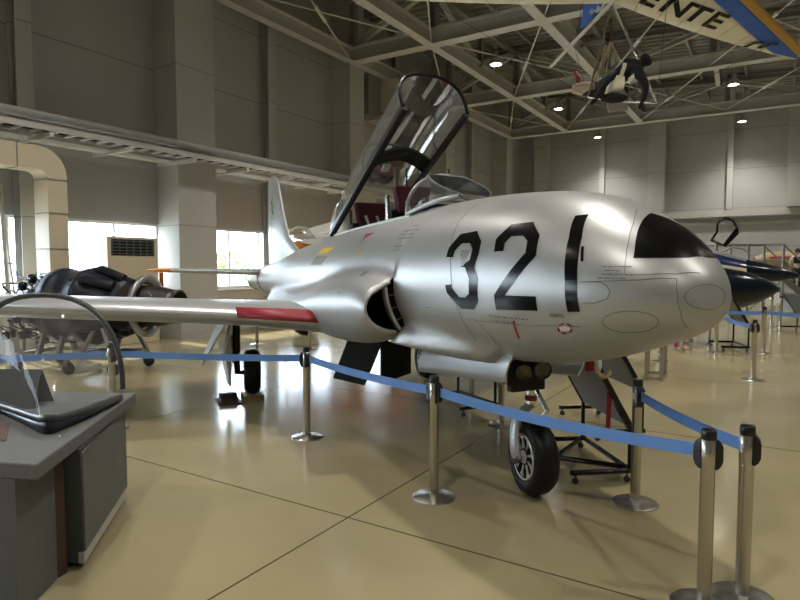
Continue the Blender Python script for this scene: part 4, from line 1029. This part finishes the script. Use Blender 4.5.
# ---------------------------------------------------------------- tilted information boards on castered stands
def make_board(label, BL, BR, hgt, zb, face='boardface', base=True, poles=None):
    """BL, BR: floor positions under the far and near lower corners; the board leans away to the left"""
    BL = Vector((*BL[:2], zb)); BR = Vector((*BR[:2], zb)); d_ = (BR-BL).normalized(); sd_ = Vector((-d_.y, d_.x, 0))
    if sd_.dot(camxy(-1, 0)) < 0: sd_ = -sd_
    upv = (sd_*.50+Vector((0, 0, .866))); c0 = (BL+BR)/2; c0.z = 0
    t = thing('information_board', label, 'information board', c0, 0, 'information boards on castered stands'); off = c0
    n_ = upv.cross(d_).normalized()
    MB().slab([BL, BR, BR+upv*hgt, BL+upv*hgt], n_*.02).build('panel', face, t, off)
    MB().bar(BR, BR+upv*hgt, .045, .05, up=d_).build('side_frame', 'blackpaint', t, off)
    MB().bar(BL, BL+upv*hgt, .02, .03, up=d_).build('side_frame', 'blackpaint', t, off)
    for p in (BL, BR):
        pf = Vector((p.x, p.y, 0))+sd_*(.0)
        MB().tube([p+Vector((0,0,.02)), pf+Vector((0,0,.10))], .018, 8).build('leg', 'blackpaint', t, off)
        b = MB().tube([pf-sd_*.03+Vector((0,0,.09)), pf+sd_*.48+Vector((0,0,.09))], .022, 8).build('foot_bar', 'blackpaint', t, off)
        for s_ in (.02, .44):
            c = pf+sd_*s_
            MB().lathe([(0,-.012),(.024,-.012),(.027,-.006),(.027,.006),(.024,.012),(0,.012)], 14, Matrix.Translation((c.x, c.y, .027))@Matrix.Rotation(pi/2, 4, 'X')).tube([c+Vector((0,0,.03)), c+Vector((0,0,.09))], .010, 6).build('caster', 'caster', t, off)
    MB().tube([Vector((BL.x, BL.y, .10)), Vector((BR.x, BR.y, .10))], .02, 8).build('cross_bar', 'blackpaint', t, off)
    return t
b1a = camxy(1.70, 5.5); b1b = camxy(1.80, 4.62)
tb = make_board('grey information board leaning under the nose on a black castered stand', b1a, b1b, .72, .43)
MB().tube([Vector((b1a.x, b1a.y, .10))-tb.location, camxy(1.30, 4.95, .09)-tb.location, camxy(1.82, 4.70, .09)-tb.location], .022, 8).build('trolley_bar', 'blackpaint', tb)
b2b = camxy(2.35, 5.75)
make_board('second grey information board behind the first under the nose', camxy(2.28, 6.75), b2b, .75, .47, 'grey')
b4b = G(752, 362); make_board('dark information board in the distance right of the nose, behind the belts', G(733, 346), G(748, 352), .62, .52, 'rimgrey')
make_board('dark information board behind the open nose gear door', G(458, 399), G(495, 412), .60, .50, 'rimgrey')
make_board('far dark information board beside the white sign at the right edge', G(797, 330), G(826, 336), .7, .34, 'grey')
t = thing('steel_frame', 'bare steel tubular frame standing on the floor behind the nose', 'steel frame', G(652, 382)); off = Vector(t.location)
a, b, c, d2 = G(646, 380), G(661, 381), G(665, 375), G(648, 374)
for p in (a, b, c, d2): MB().bar(p, Vector((p.x, p.y, .95)), .045, .045, up=(1,0,0)).build('upright', 'stainless', t, off)
for p, p2 in ((a, b), (b, c), (c, d2), (d2, a)):
    for z in (.03, .93): MB().bar(Vector((p.x, p.y, z)), Vector((p2.x, p2.y, z)), .04, .04).build('rail', 'stainless', t, off)
t = thing('sign_board', 'white rectangular sign on two thin legs in the far right distance', 'sign', G(771, 325)); off = Vector(t.location)
a = G(766, 326); b = G(776, 325)
MB().slab([Vector((a.x, a.y, .56))-(b-a)*.1, Vector((b.x, b.y, .56))+(b-a)*.2, Vector((b.x, b.y, .92))+(b-a)*.2, Vector((a.x, a.y, .92))-(b-a)*.1], (.01, .02, 0)).build('sign_panel', mat('sign_white', (.93, .93, .92), .6), t, off)
for p in (a, b): MB().tube([p, Vector((p.x, p.y, .62))], .02, 8).build('leg', 'steel', t, off)
t = thing('leaning_poles', 'two thin grey poles leaning at the far left window', 'poles', G(8, 358)); off = Vector(t.location)
MB().tube([D(12, 352, 11), D(0, 185, 10.6)], .035, 8).build('pole', 'steel', t, off)
MB().tube([D(22, 350, 11), D(0, 190, 10.9)], .022, 8).build('pole', 'steel', t, off)
MB().bar(D(2, 262, 10.9), D(14, 264, 10.9), .03, .03).build('clamp', 'steel_dark', t, off)

# low beige cupboard row under the left windows
t = thing('low_cupboard', 'low beige cupboard against the left wall under the wing', 'cupboard', G(185, 340)); off = Vector(t.location)
MB().box((-11.85, 10.2, 0), (-11.45, 13.6, .62)).build('cupboard_body', 'wall_low', t, off)
for k in range(3): MB().box((-11.45, 10.22+k*1.13, .05), (-11.435, 11.30+k*1.13, .58)).build('door', 'wall_low', t, off)

# ---------------------------------------------------------------- aircraft in the background
# blue and cream jet with a black nose
nose = D(799, 277, 17.5); tail = camxy(-1.0, 22.3); dv = Vector((tail.x-nose.x, tail.y-nose.y, 0)).normalized()
t = thing('blue_jet', 'blue and cream jet with black pointed nose and raised canopy behind the silver nose', 'aircraft', (nose.x, nose.y, 0), math.atan2(dv.y, dv.x))
prof = [(0,.02,1.38),(.05,.06,1.385),(.5,.20,1.43),(1.0,.29,1.48),(1.4,.34,1.52),(2.2,.50,1.62),(3.0,.58,1.70),(4.5,.66,1.72),(7,.68,1.72),(10,.55,1.74),(13,.4,1.8)]
def jring(x, r, z, a0, a1, n=20): return [(x, r*cos(a0+(a1-a0)*k/n), z+r*1.05*sin(a0+(a1-a0)*k/n)) for k in range(n+1)]
MB().loft([jring(x, r, z, 0, 2*pi) for x, r, z in prof[:5]], closed=False).build('black_nose_cone', 'navyjet', t)
MB().loft([jring(x, r, z, .22, pi-.22) for x, r, z in prof[4:]], closed=False).build('upper_fuselage', 'bluejet', t)
MB().loft([jring(x, r, z, pi-.22, 2*pi+.22) for x, r, z in prof[4:]], closed=False).build('cream_belly', 'creamjet', t)
MB().loft([jring(x, r+.006, z, radians(50), radians(130), 8) for x, r, z in prof[4:7]], closed=False).build('grey_nose_top', 'grey', t)
for sd_ in (1, -1): MB().loft([jring(x, r+.008, z, (.30 if sd_ > 0 else pi-.42), (.42 if sd_ > 0 else pi-.30), 3) for x, r, z in prof[5:9]], closed=False).build('white_stripe', 'white', t)
MB().tube([(-.55, 0, 1.38), (.02, 0, 1.38)], .014, 8).build('nose_probe', 'grey', t)
for x, y_ in ((3.2, 0), (8.2, -1.2), (8.2, 1.2)):
    lg = MB().tube([(x, y_, .25), (x, y_*.5, 1.3)], .05, 8).build('gear_leg', 'steel', t)
    MB().lathe([(0,-.07),(.2,-.08),(.25,-.04),(.25,.04),(.2,.08),(0,.07)], 20, Matrix.Translation((x, y_, .25))@Matrix.Rotation(pi/2, 4, 'X')).build('wheel', 'tyre', lg)
MB().loft([foil((7.0, s_, 1.45), (9.5, s_, 1.42), .2, 8, (0,0,1)) for s_ in (-.5, .5)], caps=True).build('wing_centre', 'bluejet', t)
cpts = [(711,241),(717,232),(717.5,224),(721,219.5),(727,218.3),(733,221),(737.5,228.5),(738,233),(725.5,246),(712,240.5)]
Ti = (Matrix.Translation(t.location)@Matrix.Rotation(t.rotation_euler.z, 4, 'Z')).inverted()
cw = [Ti@D(px, py, 19.2+.05*(i % 3)) for i, (px, py) in enumerate(cpts)]
cc = MB().tube(cw, .035, 8, closed=True, caps=False).build('canopy_frame', 'blackpaint', t)
cf = [Ti@D(px+4, py-1, 20.2) for px, py in cpts[1:8]]
MB().loft([cw[1:8], cf], closed=False).build('canopy_glass', 'clear', cc)
MB().bar(Ti@D(737, 229, 19.15), Ti@D(724, 246, 19.15), .06, .10).build('canopy_sill', 'blackpaint', cc)
wsr = [Ti@D(*p, 18.6) for p in ((722,252),(733,247),(744,249),(750,255))]
MB().tube(wsr, .03, 8).build('windscreen_frame', 'steel_dark', t)
# navy pointed tank
tip = D(780, 289.5, 13.0); tk = thing('drop_tank', 'long dark navy pointed tank between the silver nose and the blue jet', 'fuel tank', (tip.x, tip.y, 0), radians(212)-0)
dcam = camxy(-1, .10); tk.rotation_euler.z = math.atan2(dcam.y, dcam.x)
Mt = Matrix.Translation((0, 0, tip.z))@Matrix.Rotation(pi/2, 4, 'Y')
MB().lathe([(0,0),(.04,.03),(.16,.20),(.31,.5),(.41,.82),(.475,1.2),(.50,1.6),(.50,2.2),(.48,3.0),(.40,3.8),(.26,4.5),(.1,5.0),(0,5.2)], 40, Mt).build('tank_shell', 'navyjet', tk)
q = MB()
MB().slab([(1.0,-.36,tip.z+.26),(1.28,-.38,tip.z+.30),(1.25,-.33,tip.z+.35),(1.0,-.30,tip.z+.32)], (0,-.006,.006)).build('red_mark', 'red', tk)
for x in (1.9, 3.4):
    MB().box((x-.04, -.25, .03), (x+.04, .25, .09)).bar((x, -.2, .06), (x, -.2, tip.z-.30), .05, .05, up=(1,0,0)).bar((x, .2, .06), (x, .2, tip.z-.30), .05, .05, up=(1,0,0)).box((x-.04, -.25, tip.z-.40), (x+.04, .25, tip.z-.34)).build('cradle', 'steel_dark', tk)
# yellow aircraft with a red stripe far right
p = D(800, 262, 25.5); q_ = D(700, 262, 25.5); dv = (q_-p).normalized()
t = thing('yellow_aircraft', 'pale yellow aircraft with a red top stripe behind the platform stairs', 'aircraft', (p.x+.0, p.y, 0), math.atan2(dv.y, dv.x))
pr_ = [(-1.4,.3,1.8),(-.9,.42,1.85),(0,.46,1.80),(.9,.46,1.80),(1.5,.40,1.80),(1.95,.2,1.82)]
MB().loft([jring(x, r, z, 0, 2*pi, 24) for x, r, z in pr_], closed=False, caps=True).build('fuselage', mat('pale_yellow', (.36,.28,.14), .5), t)
MB().loft([jring(x, r+.01, z, radians(160), radians(146), 8) for x, r, z in pr_[:5]], closed=False).loft([jring(x, r+.01, z, radians(20), radians(34), 8) for x, r, z in pr_[:5]], closed=False).build('red_stripe', 'red', t)
for x, y_ in ((0,-.6),(0,.6),(3.0,0)):
    lg = MB().tube([(x, y_, .2), (x, y_*.5, 1.5)], .04, 8).build('gear_leg', 'steel', t)
    MB().lathe([(0,-.06),(.2,-.06),(.2,.06),(0,.06)], 16, Matrix.Translation((x, y_, .2))@Matrix.Rotation(pi/2, 4, 'X')).build('wheel', 'tyre', lg)
# orange aircraft behind the spine of the silver jet
p = D(297, 262, 15.2)
p.z = .12
d2 = camxy(1, .15)
t = thing('orange_aircraft', 'orange and white light aircraft with a dark canopy behind the silver fuselage', 'aircraft', (p.x, p.y, .14), math.atan2(d2.y, d2.x))
pr_ = [(-.42,.10,1.72),(-.34,.22,1.76),(-.2,.33,1.76),(.0,.39,1.76),(.4,.40,1.76),(1.4,.38,1.74),(3.0,.2,1.8),(4.0,.1,1.9)]
MB().loft([jring(x, r, z, 0, 2*pi, 24) for x, r, z in pr_], closed=False, caps=True).build('fuselage', 'orange', t)
MB().loft([[(x, .30*cos(pi*k/12)*s_, 2.08+h*sin(pi*k/12)) for k in range(13)] for x, s_, h in ((-.32,.7,.1),(-.2,1,.35),(.05,1,.48),(.28,1,.42),(.5,.8,.15))], closed=False).build('canopy', 'canopy', t)
MB().loft([[(x, .31*cos(pi*k/12)*s_, 2.07+h*sin(pi*k/12)) for k in range(13)] for x, s_, h in ((-.40,.6,.1),(-.26,1,.36),(-.16,1,.42))], closed=False).build('canopy_frame', 'orange', t)
MB().loft([foil((.12, -.4, 2.14), (1.1, -.4, 2.14), .12, 10, (0,0,1)), foil((.12, .4, 2.14), (1.4, .4, 2.14), .12, 10, (0,0,1))], caps=True).build('white_fairing', 'white', t)
MB().loft([foil((.1+.2, 1.2, 2.35), (1.1, 1.2, 2.35), .14, 10, (0,0,1)), foil((-.1, .2, 2.28), (1.4, .2, 2.28), .2, 10, (0,0,1))], caps=True).build('wing', 'white', t)
MB().slab([(.1,.0,2.42),(1.5,.0,2.85),(1.5,.0,2.45),(.3,.0,2.32)], (0,.06,0)).build('white_tail_surface', 'white', t)
for x, y_ in ((.2,-.8),(.2,.8),(2.8,0)):
    lg = MB().tube([(x, y_, .2), (x, y_*.5, 1.5)], .04, 8).build('gear_leg', 'steel', t)
    MB().lathe([(0,-.06),(.2,-.06),(.34,.0),(.2,.06),(0,.06)], 16, Matrix.Translation((x, y_, .2))@Matrix.Rotation(pi/2, 4, 'X')).build('wheel', 'tyre', lg)
# viewing platform with stairs
o0 = D(748, 290, 20.5); o0.z = 0; ex = camxy(1, 0); ey = camxy(0, 1)
t = thing('viewing_platform', 'grey steel viewing platform with handrails and stairs at the far right', 'viewing platform', o0, YAW)
zd = 1.30
MB().box((-1.2, 0, zd-.08), (1.25, 1.2, zd)).build('deck', 'stair', t)
for x in (-1.1, 0, 1.2):
    for y_ in (.05, 1.15): MB().bar((x, y_, 0), (x, y_, zd+1.12), .06, .06, up=(1,0,0)).build('post', 'stair', t)
for y_ in (.05, 1.15):
    for z in (.55, 1.1): MB().tube([(-1.1, y_, zd+z), (1.2, y_, zd+z)], .025, 8).tube([(1.2, y_, zd+z), (2.6, y_, z)], .025, 8).build('handrail', 'stair', t)
    MB().bar((1.25, y_, zd-.06), (2.62, y_, .06), .05, .2).build('stair_stringer', 'stair', t)
    MB().bar((2.6, y_, 0), (2.6, y_, 1.1), .05, .05, up=(1,0,0)).build('post', 'stair', t)
for k in range(6): MB().box((1.28+k*.23, .08, zd-.20-k*.20), (1.52+k*.23, 1.12, zd-.17-k*.20)).build('stair_tread', 'stair', t)
for y_ in (.05,): MB().tube([(-1.1, y_, .1), (0, y_, zd-.1)], .02, 6).tube([(0, y_, .1), (1.2, y_, zd-.1)], .02, 6).build('brace', 'stair', t)

# ---------------------------------------------------------------- people
def person(name, label, loc, rz, top='whitecloth', legs='blackcloth', h=1.65, pose=0):
    t = thing(name, label, 'person', loc, rz); k = h/1.7
    V = [(0,0,.92),(0,0,1.10),(0,0,1.30),(0,0,1.43),(0,0,1.50),(0,.01,1.58),(0,.0,1.66),
         (.10,0,.88),(.11,.01,.50),(.11,-.03,.09),(.11,.11,.04),(-.10,0,.88),(-.11,.01+.18*pose,.50),(-.11,-.03+.05*pose,.09),(-.11,.11+.05*pose,.04),
         (.17,0,1.38),(.23,0,1.13),(.25,.08,.90),(.25,.12,.80),(-.17,0,1.38),(-.23,0,1.13),(-.25,.08,.90),(-.25,.12,.80)]
    E = [(0,1),(1,2),(2,3),(3,4),(4,5),(5,6),(0,7),(7,8),(8,9),(9,10),(0,11),(11,12),(12,13),(13,14),(3,15),(15,16),(16,17),(17,18),(3,19),(19,20),(20,21),(21,22)]
    R = [.125,.115,.135,.09,.05,.085,.075,.085,.055,.038,.035,.085,.055,.038,.035,.055,.042,.032,.03,.055,.042,.032,.03]
    V = [(x*k, y*k, z*k) for x, y, z in V]; R = [r*k for r in R]
    skin_body('body', V, E, R, 'skin', t)
    def cut(name_, idx, es, grow, m): 
        ii = {j: i for i, j in enumerate(idx)}; skin_body(name_, [V[j] for j in idx], [(ii[a], ii[b]) for a, b in es], [R[j]+grow for j in idx], m, t)
    cut('shirt', [0,1,2,3,15,16,19,20], [(0,1),(1,2),(2,3),(3,15),(15,16),(3,19),(19,20)], .012, top)
    cut('trousers', [0,7,8,11,12], [(0,7),(7,8),(0,11),(11,12)], .02, legs)
    for a, b in ((8,9),(12,13)):
        P, Q = Vector(V[a]), Vector(V[b]); MB().tube([P, P.lerp(Q, .5), P.lerp(Q, .62)], [.075*k,.066*k,.064*k], 14).build('trouser_leg', legs, t)
    MB().loft([[(r*k*cos(2*pi*i/16), (r*k*sin(2*pi*i/16))*1.05-.012, z*k) for i in range(16)] for z, r in ((1.56,.092),(1.62,.103),(1.68,.098),(1.73,.06),(1.745,.01))], caps=True).build('hair', 'hair', t)
    for s_ in (1, -1): MB().loft([[(s_*.033*k+.010*cos(a), .088*k+.004, 1.615*k+.006*sin(a)) for a in [2*pi*i/8 for i in range(8)]], [(s_*.033*k, .094*k, 1.615*k)]*8]).build('eye', 'hair', t)
    MB().loft([[(.016*cos(a), .082*k, 1.585*k+.02*sin(a)) for a in [2*pi*i/8 for i in range(8)]], [(.004*cos(a), .112*k, 1.578*k+.004*sin(a)) for a in [2*pi*i/8 for i in range(8)]]], caps=True).build('nose', 'skin', t)
    MB().tube([(-.025, .086*k, 1.555*k), (0, .092*k, 1.552*k), (.025, .086*k, 1.555*k)], .004, 6).build('mouth', 'red', t)
    for sgn, hi in ((1, 18), (-1, 22)):
        hx, hy, hz = V[hi]
        for f_ in range(4): MB().tube([(hx+(f_-1.5)*.004, hy+(f_-1.5)*.018, hz-.01), (hx+(f_-1.5)*.004, hy+(f_-1.5)*.02+.012, hz-.055+abs(f_-1.5)*.006), (hx-.012*sgn, hy+(f_-1.5)*.018+.018, hz-.085+abs(f_-1.5)*.008)], [.010,.009,.007], 8).build('finger', 'skin', t)
        MB().tube([(hx-.01*sgn, hy+.025, hz+.01), (hx-.02*sgn, hy+.05, hz-.02), (hx-.02*sgn, hy+.055, hz-.045)], [.011,.010,.008], 8).build('thumb', 'skin', t)
    return t
pg = D(796, 300, 23.0); 
t = person('person', 'person with black hair in a white top with a black bag, beside the platform stairs', (pg.x, pg.y, .0), YAW+radians(150), 'whitecloth', 'blackcloth', 1.68)
t.location.z = .62; 
MB().box((-.14, .10, 1.14), (.14, .22, 1.40)).build('shoulder_bag', 'blackcloth', t, bevel=.03)
st2 = thing('step_box', 'low grey wooden step the white-topped visitor stands on', 'step', (pg.x, pg.y, 0), YAW); MB().box((-.5,-.4,0),(.5,.4,.62)).build('step_body', 'stair', st2); MB().box((-.5,-.7,0),(.5,-.4,.30)).build('lower_step', 'stair', st2)
pg = G(680, 351)
t = person('person', 'person in black trousers and pink patterned cloth, only the feet showing under the nose', (pg.x, pg.y, 0), YAW+radians(200), 'pink', 'blackcloth', 1.58)
MB().loft([[(.11+.05*cos(a)*w2, .0+.07*sin(a)*w2, z) for a in [2*pi*i/12 for i in range(12)]] for z, w2 in ((.10,.8),(.3,1.1),(.5,1.25),(.62,1.1))], caps=True).build('pink_cloth', 'pink', t)

# ---------------------------------------------------------------- hang glider and its mannequin pilot
NC = camxy(3.45, 6.55, 5.95)
tv = camxy(-.19, .98); rv = camxy(.98, .19)
def K(r, t_, z=0): return NC+rv*r+tv*t_+Vector((0, 0, z))
hg = thing('hang_glider', 'hang glider with cream and blue sail and black capital letters under the roof', 'hang glider', K(0, 2.0, -.3)); off = Vector(hg.location)
def zs(r, t_): return -.055*(r+3.6)-.16*t_
def le(r): return .80+.53*abs(r)                           # leading edge sweep
def te(r): a = abs(r); return 2.21+.28*a-.025*a*a
for sd_ in (1, -1):
    HALF = 3.65 if sd_ > 0 else 4.05
    for nm, f0, f1, m_ in (('leading_edge_pocket', -.02, .10, 'ochre'), ('blue_sail_panel', .10, .34, 'blue_sail'), ('cream_sail_panel', .34, 1.0, 'cream')):
        rows = []
        for i in range(25):
            r = HALF*i/24; a, b = le(r), max(te(r), le(r)+.02); row = []
            if nm == 'leading_edge_pocket': a0, a1 = a-.06, a+.08
            elif nm == 'blue_sail_panel': a0, a1 = a+.08, min(b-.02, a+.08+.27+.5*max(0, 1-r/1.2)**2*.3)
            else: a0, a1 = min(b-.02, a+.08+.27+.5*max(0, 1-r/1.2)**2*.3), b
            for j in range(7):
                t_ = a0+(a1-a0)*j/6; row.append(K(sd_*r, t_, zs(sd_*r, t_)))
            rows.append(row)
        MB().loft(rows, closed=False).build(nm, m_, hg, off, solid=.012)
    MB().tube([K(sd_*r, le(r)-.02, zs(sd_*r, le(r))+.03) for r in [(HALF+.05)*i/10 for i in range(11)]], .028, 8).build('leading_edge_tube', 'ochre', hg, off)
    for k in range(1, 9):
        r = HALF*k/9; MB().tube([K(sd_*r, le(r)+.3, zs(sd_*r, le(r)+.3)-.012), K(sd_*(r*.98), te(r), zs(sd_*r, te(r))-.012)], .0035, 5).build('batten', 'tan', hg, off)
MB().tube([K(0, .75, zs(0,.75)), K(-.12, 4.0, zs(0, 3.9)-.05)], .028, 8).build('keel_tube', 'rod', hg, off)
fl = [K(0, 2.15, zs(0,2.1)-.02), K(0, 3.15, zs(0,3.1)-.02), K(0, 3.05, zs(0,3.1)+.02), K(-.0, 2.3, zs(0,2.1)+.35)]
kp = [D(580, 29, 9.6), D(583, 8, 9.3), D(589, -12, 9.0), D(618, -12, 8.7), D(609, 1, 8.9)]
MB().slab(kp, (.02, .02, 0)).build('keel_pocket', 'blue_sail', hg, off)
pts = [(589,12),(592,8),(595,11),(598,5),(600,8),(604,2),(607,1),(604,6),(601,10),(597,13),(594,12),(591,15)]
MB().slab([D(px, py, 8.95) for px, py in pts], (.004, .004, 0)).build('white_mark', 'white', hg, off)
# lettering on the underside: laid out along the span, tops towards the leading edge
def sail_text(body, r0, t0, sr, st, shear):
    me = text_mesh(body, 1.0, 0, True); q = MB()
    vs = []
    for v in me.vertices:
        r = r0+v.co.x*sr; t_ = t0(r)-v.co.y*st; vs.append(K(r, t_, zs(r, t_)-.014))
    q.add(vs, [tuple(p.vertices) for p in me.polygons]); bpy.data.meshes.remove(me)
    return q
t0 = lambda r: te(r)-.20
for i, (ch, r0) in enumerate(zip('ENTE', (.28, .66, 1.10, 1.50))):
    sail_text(ch, r0, t0, .60, .50, 0).build('letter', 'blackpaint', hg, off, recalc=False)
for r_, t_ in ((2.62, 2.62), (2.86, 2.60)):
    b = [K(r_+x, t_+y, zs(r_+x, t_+y)-.035) for x, y in ((-.10,.10),(-.02,.10),(.02,.0),(.14,-.06),(.14,-.10),(-.02,-.06),(-.06,.03))]
    MB().slab(b, (0, 0, -.004)).build('bird_mark', 'blackpaint', hg, off)
hp_ = D(612, 3, 8.75); cr = D(657, 103, 8.3); cl = D(588, 97, 9.1)
MB().tube([hp_, cr], .018, 8).build('control_frame_tube', 'bare', hg, off)
MB().tube([hp_, cl], .014, 8).build('control_frame_tube', 'steel_dark', hg, off)
MB().tube([cl, D(612, 101, 8.8), cr], .016, 8).build('control_bar', 'bare', hg, off)
for a, b in ((cr, K(3.0, 2.5, zs(3.0,2.5))), (cl, K(-3.0, 2.5, zs(-3.0,2.5))), (cr, K(0, .9, zs(0,.9))), (cl, K(0, .9, zs(0,.9))), (cl, K(0, 3.4, zs(0,3.4))), (cr, K(0, 3.4, zs(0,3.4)))):
    MB().tube([a, b], .004, 5).build('rigging_wire', 'grey', hg, off)
for r, t_ in ((0, .9), (0, 3.2), (3.2, 2.6), (-3.2, 2.6)):
    a = K(r, t_, zs(r, t_)); MB().tube([a, Vector((a.x, a.y, roof_z(a.x)-.5))], .004, 5).build('suspension_wire', 'grey', hg, off)

pm = thing('mannequin', 'black-hooded mannequin pilot hanging prone under the hang glider in a cream harness', 'mannequin', D(618, 80, 8.5)); off = Vector(pm.location)
P_ = {'pel': D(608,83,8.75), 'wst': D(617,77,8.62), 'che': D(629,70,8.5), 'upc': D(636,66,8.45), 'nek': D(641,63,8.42), 'hd1': D(646,60,8.38), 'hd2': D(650.5,57,8.34),
      'rs': D(637,72,8.28), 're': D(646,84,8.22), 'rw': D(645,96,8.25), 'rh': D(642,102,8.27), 'ls': D(626,66,8.68), 'le': D(608,80,8.5), 'lw': D(600,92,8.6), 'lh': D(595,99,8.65),
      'rk': D(603,94,8.9), 'rf': D(585,93,9.3), 'rt': D(577,90,9.4), 'lk': D(600,86,9.1), 'lf': D(584,86,9.5), 'lt': D(577,78,9.55)}
names_ = list(P_); idx = {n_: i for i, n_ in enumerate(names_)}
R_ = dict(pel=.13, wst=.115, che=.145, upc=.12, nek=.06, hd1=.105, hd2=.095, rs=.075, re=.05, rw=.038, rh=.045, ls=.075, le=.05, lw=.038, lh=.045, rk=.075, rf=.055, rt=.045, lk=.075, lf=.055, lt=.045)
ed = [('pel','wst'),('wst','che'),('che','upc'),('upc','nek'),('nek','hd1'),('hd1','hd2'),('upc','rs'),('rs','re'),('re','rw'),('rw','rh'),('upc','ls'),('ls','le'),('le','lw'),('lw','lh'),('pel','rk'),('rk','rf'),('rf','rt'),('pel','lk'),('lk','lf'),('lf','lt')]
skin_body('body', [P_[n_]-off for n_ in names_], [(idx[a], idx[b]) for a, b in ed], [R_[n_] for n_ in names_], 'blackcloth', pm)
h1, h2 = P_['hd1'], P_['hd2']
def fingers(w_, h_, m='blackcloth'):
    d_ = (h_-w_).normalized(); s_ = d_.cross(Vector((0,0,1))).normalized()
    for k in range(4): MB().tube([h_+s_*(k-1.5)*.02, h_+s_*(k-1.5)*.022+d_*.05, h_+s_*(k-1.5)*.02+d_*(.085-abs(k-1.5)*.01)+Vector((0,0,-.015))], [.011,.010,.008], 8).build('finger', m, pm, off)
    MB().tube([h_+s_*.035-d_*.02, h_+s_*.06+d_*.01, h_+s_*.06+d_*.04], [.012,.011,.009], 8).build('thumb', m, pm, off)
fingers(P_['rw'], P_['rh']); fingers(P_['lw'], P_['lh'])
def strip(name, pts, wd, m):
    q = MB()
    for a, b in zip(pts[:-1], pts[1:]): q.bar(a, b, wd, .015, up=camxy(0, -1))
    return q.build(name, m, pm, off)
strip('shoulder_strap', [D(621,76,8.42), D(624,68,8.36), D(625,63,8.35)], .05, 'cream')
strip('shoulder_strap', [D(629,80,8.35), D(636,74,8.26), D(641,70,8.24)], .05, 'cream')
MB().loft([[p+Vector((0,0,1))*r*sin(a)+camxy(0,1)*r*cos(a) for a in [2*pi*i/16 for i in range(16)]] for p, r in ((D(622,83,8.52),.11),(D(614,84,8.6),.13),(D(607,86,8.7),.13))], caps=True).build('harness_seat', 'cream', pm, off)
MB().loft([[p+Vector((0,0,1))*r*sin(a)+camxy(0,1)*r*1.2*cos(a) for a in [2*pi*i/14 for i in range(14)]] for p, r in ((D(593,89,9.15),.10),(D(583,89,9.3),.10),(D(573,89,9.45),.07))], caps=True).build('tan_leg_bag', 'tan', pm, off)
MB().loft([[p+Vector((0,0,1))*r*sin(a)+camxy(0,1)*r*1.5*cos(a) for a in [2*pi*i/14 for i in range(14)]] for p, r in ((D(602,98,8.7),.04),(D(612,98,8.6),.07),(D(622,98,8.55),.06),(D(627,97,8.5),.02))], caps=True).build('black_pouch', 'blackcloth', pm, off)
MB().tube([D(611,18,8.76), D(611,42,8.72)], .011, 6).build('red_strap', 'redcloth', pm, off)
for a, b in (((611,42,8.72),(605,82,8.8)), ((611,42,8.72),(597,86,9.0)), ((611,42,8.72),(624,70,8.5)), ((611,40,8.72),(591,90,9.1)), ((606,45,8.8),(596,80,9.0))):
    MB().tube([D(*a), D(*b)], .010, 6).build('harness_line', 'tan', pm, off)
MB().tube([D(575,73,9.5), D(580,80,9.45), D(582,92,9.4)], .03, 8).build('red_shoe', 'red', pm, off)
o = MB().slab([D(607, 103, 8.9), D(626, 101, 8.9), D(628, 110, 8.9), D(609, 112, 8.9)], camxy(0, .03)).build('hanging_plate', 'steel'); tag(o, 'small pale plate hanging beneath the mannequin pilot', 'plate')
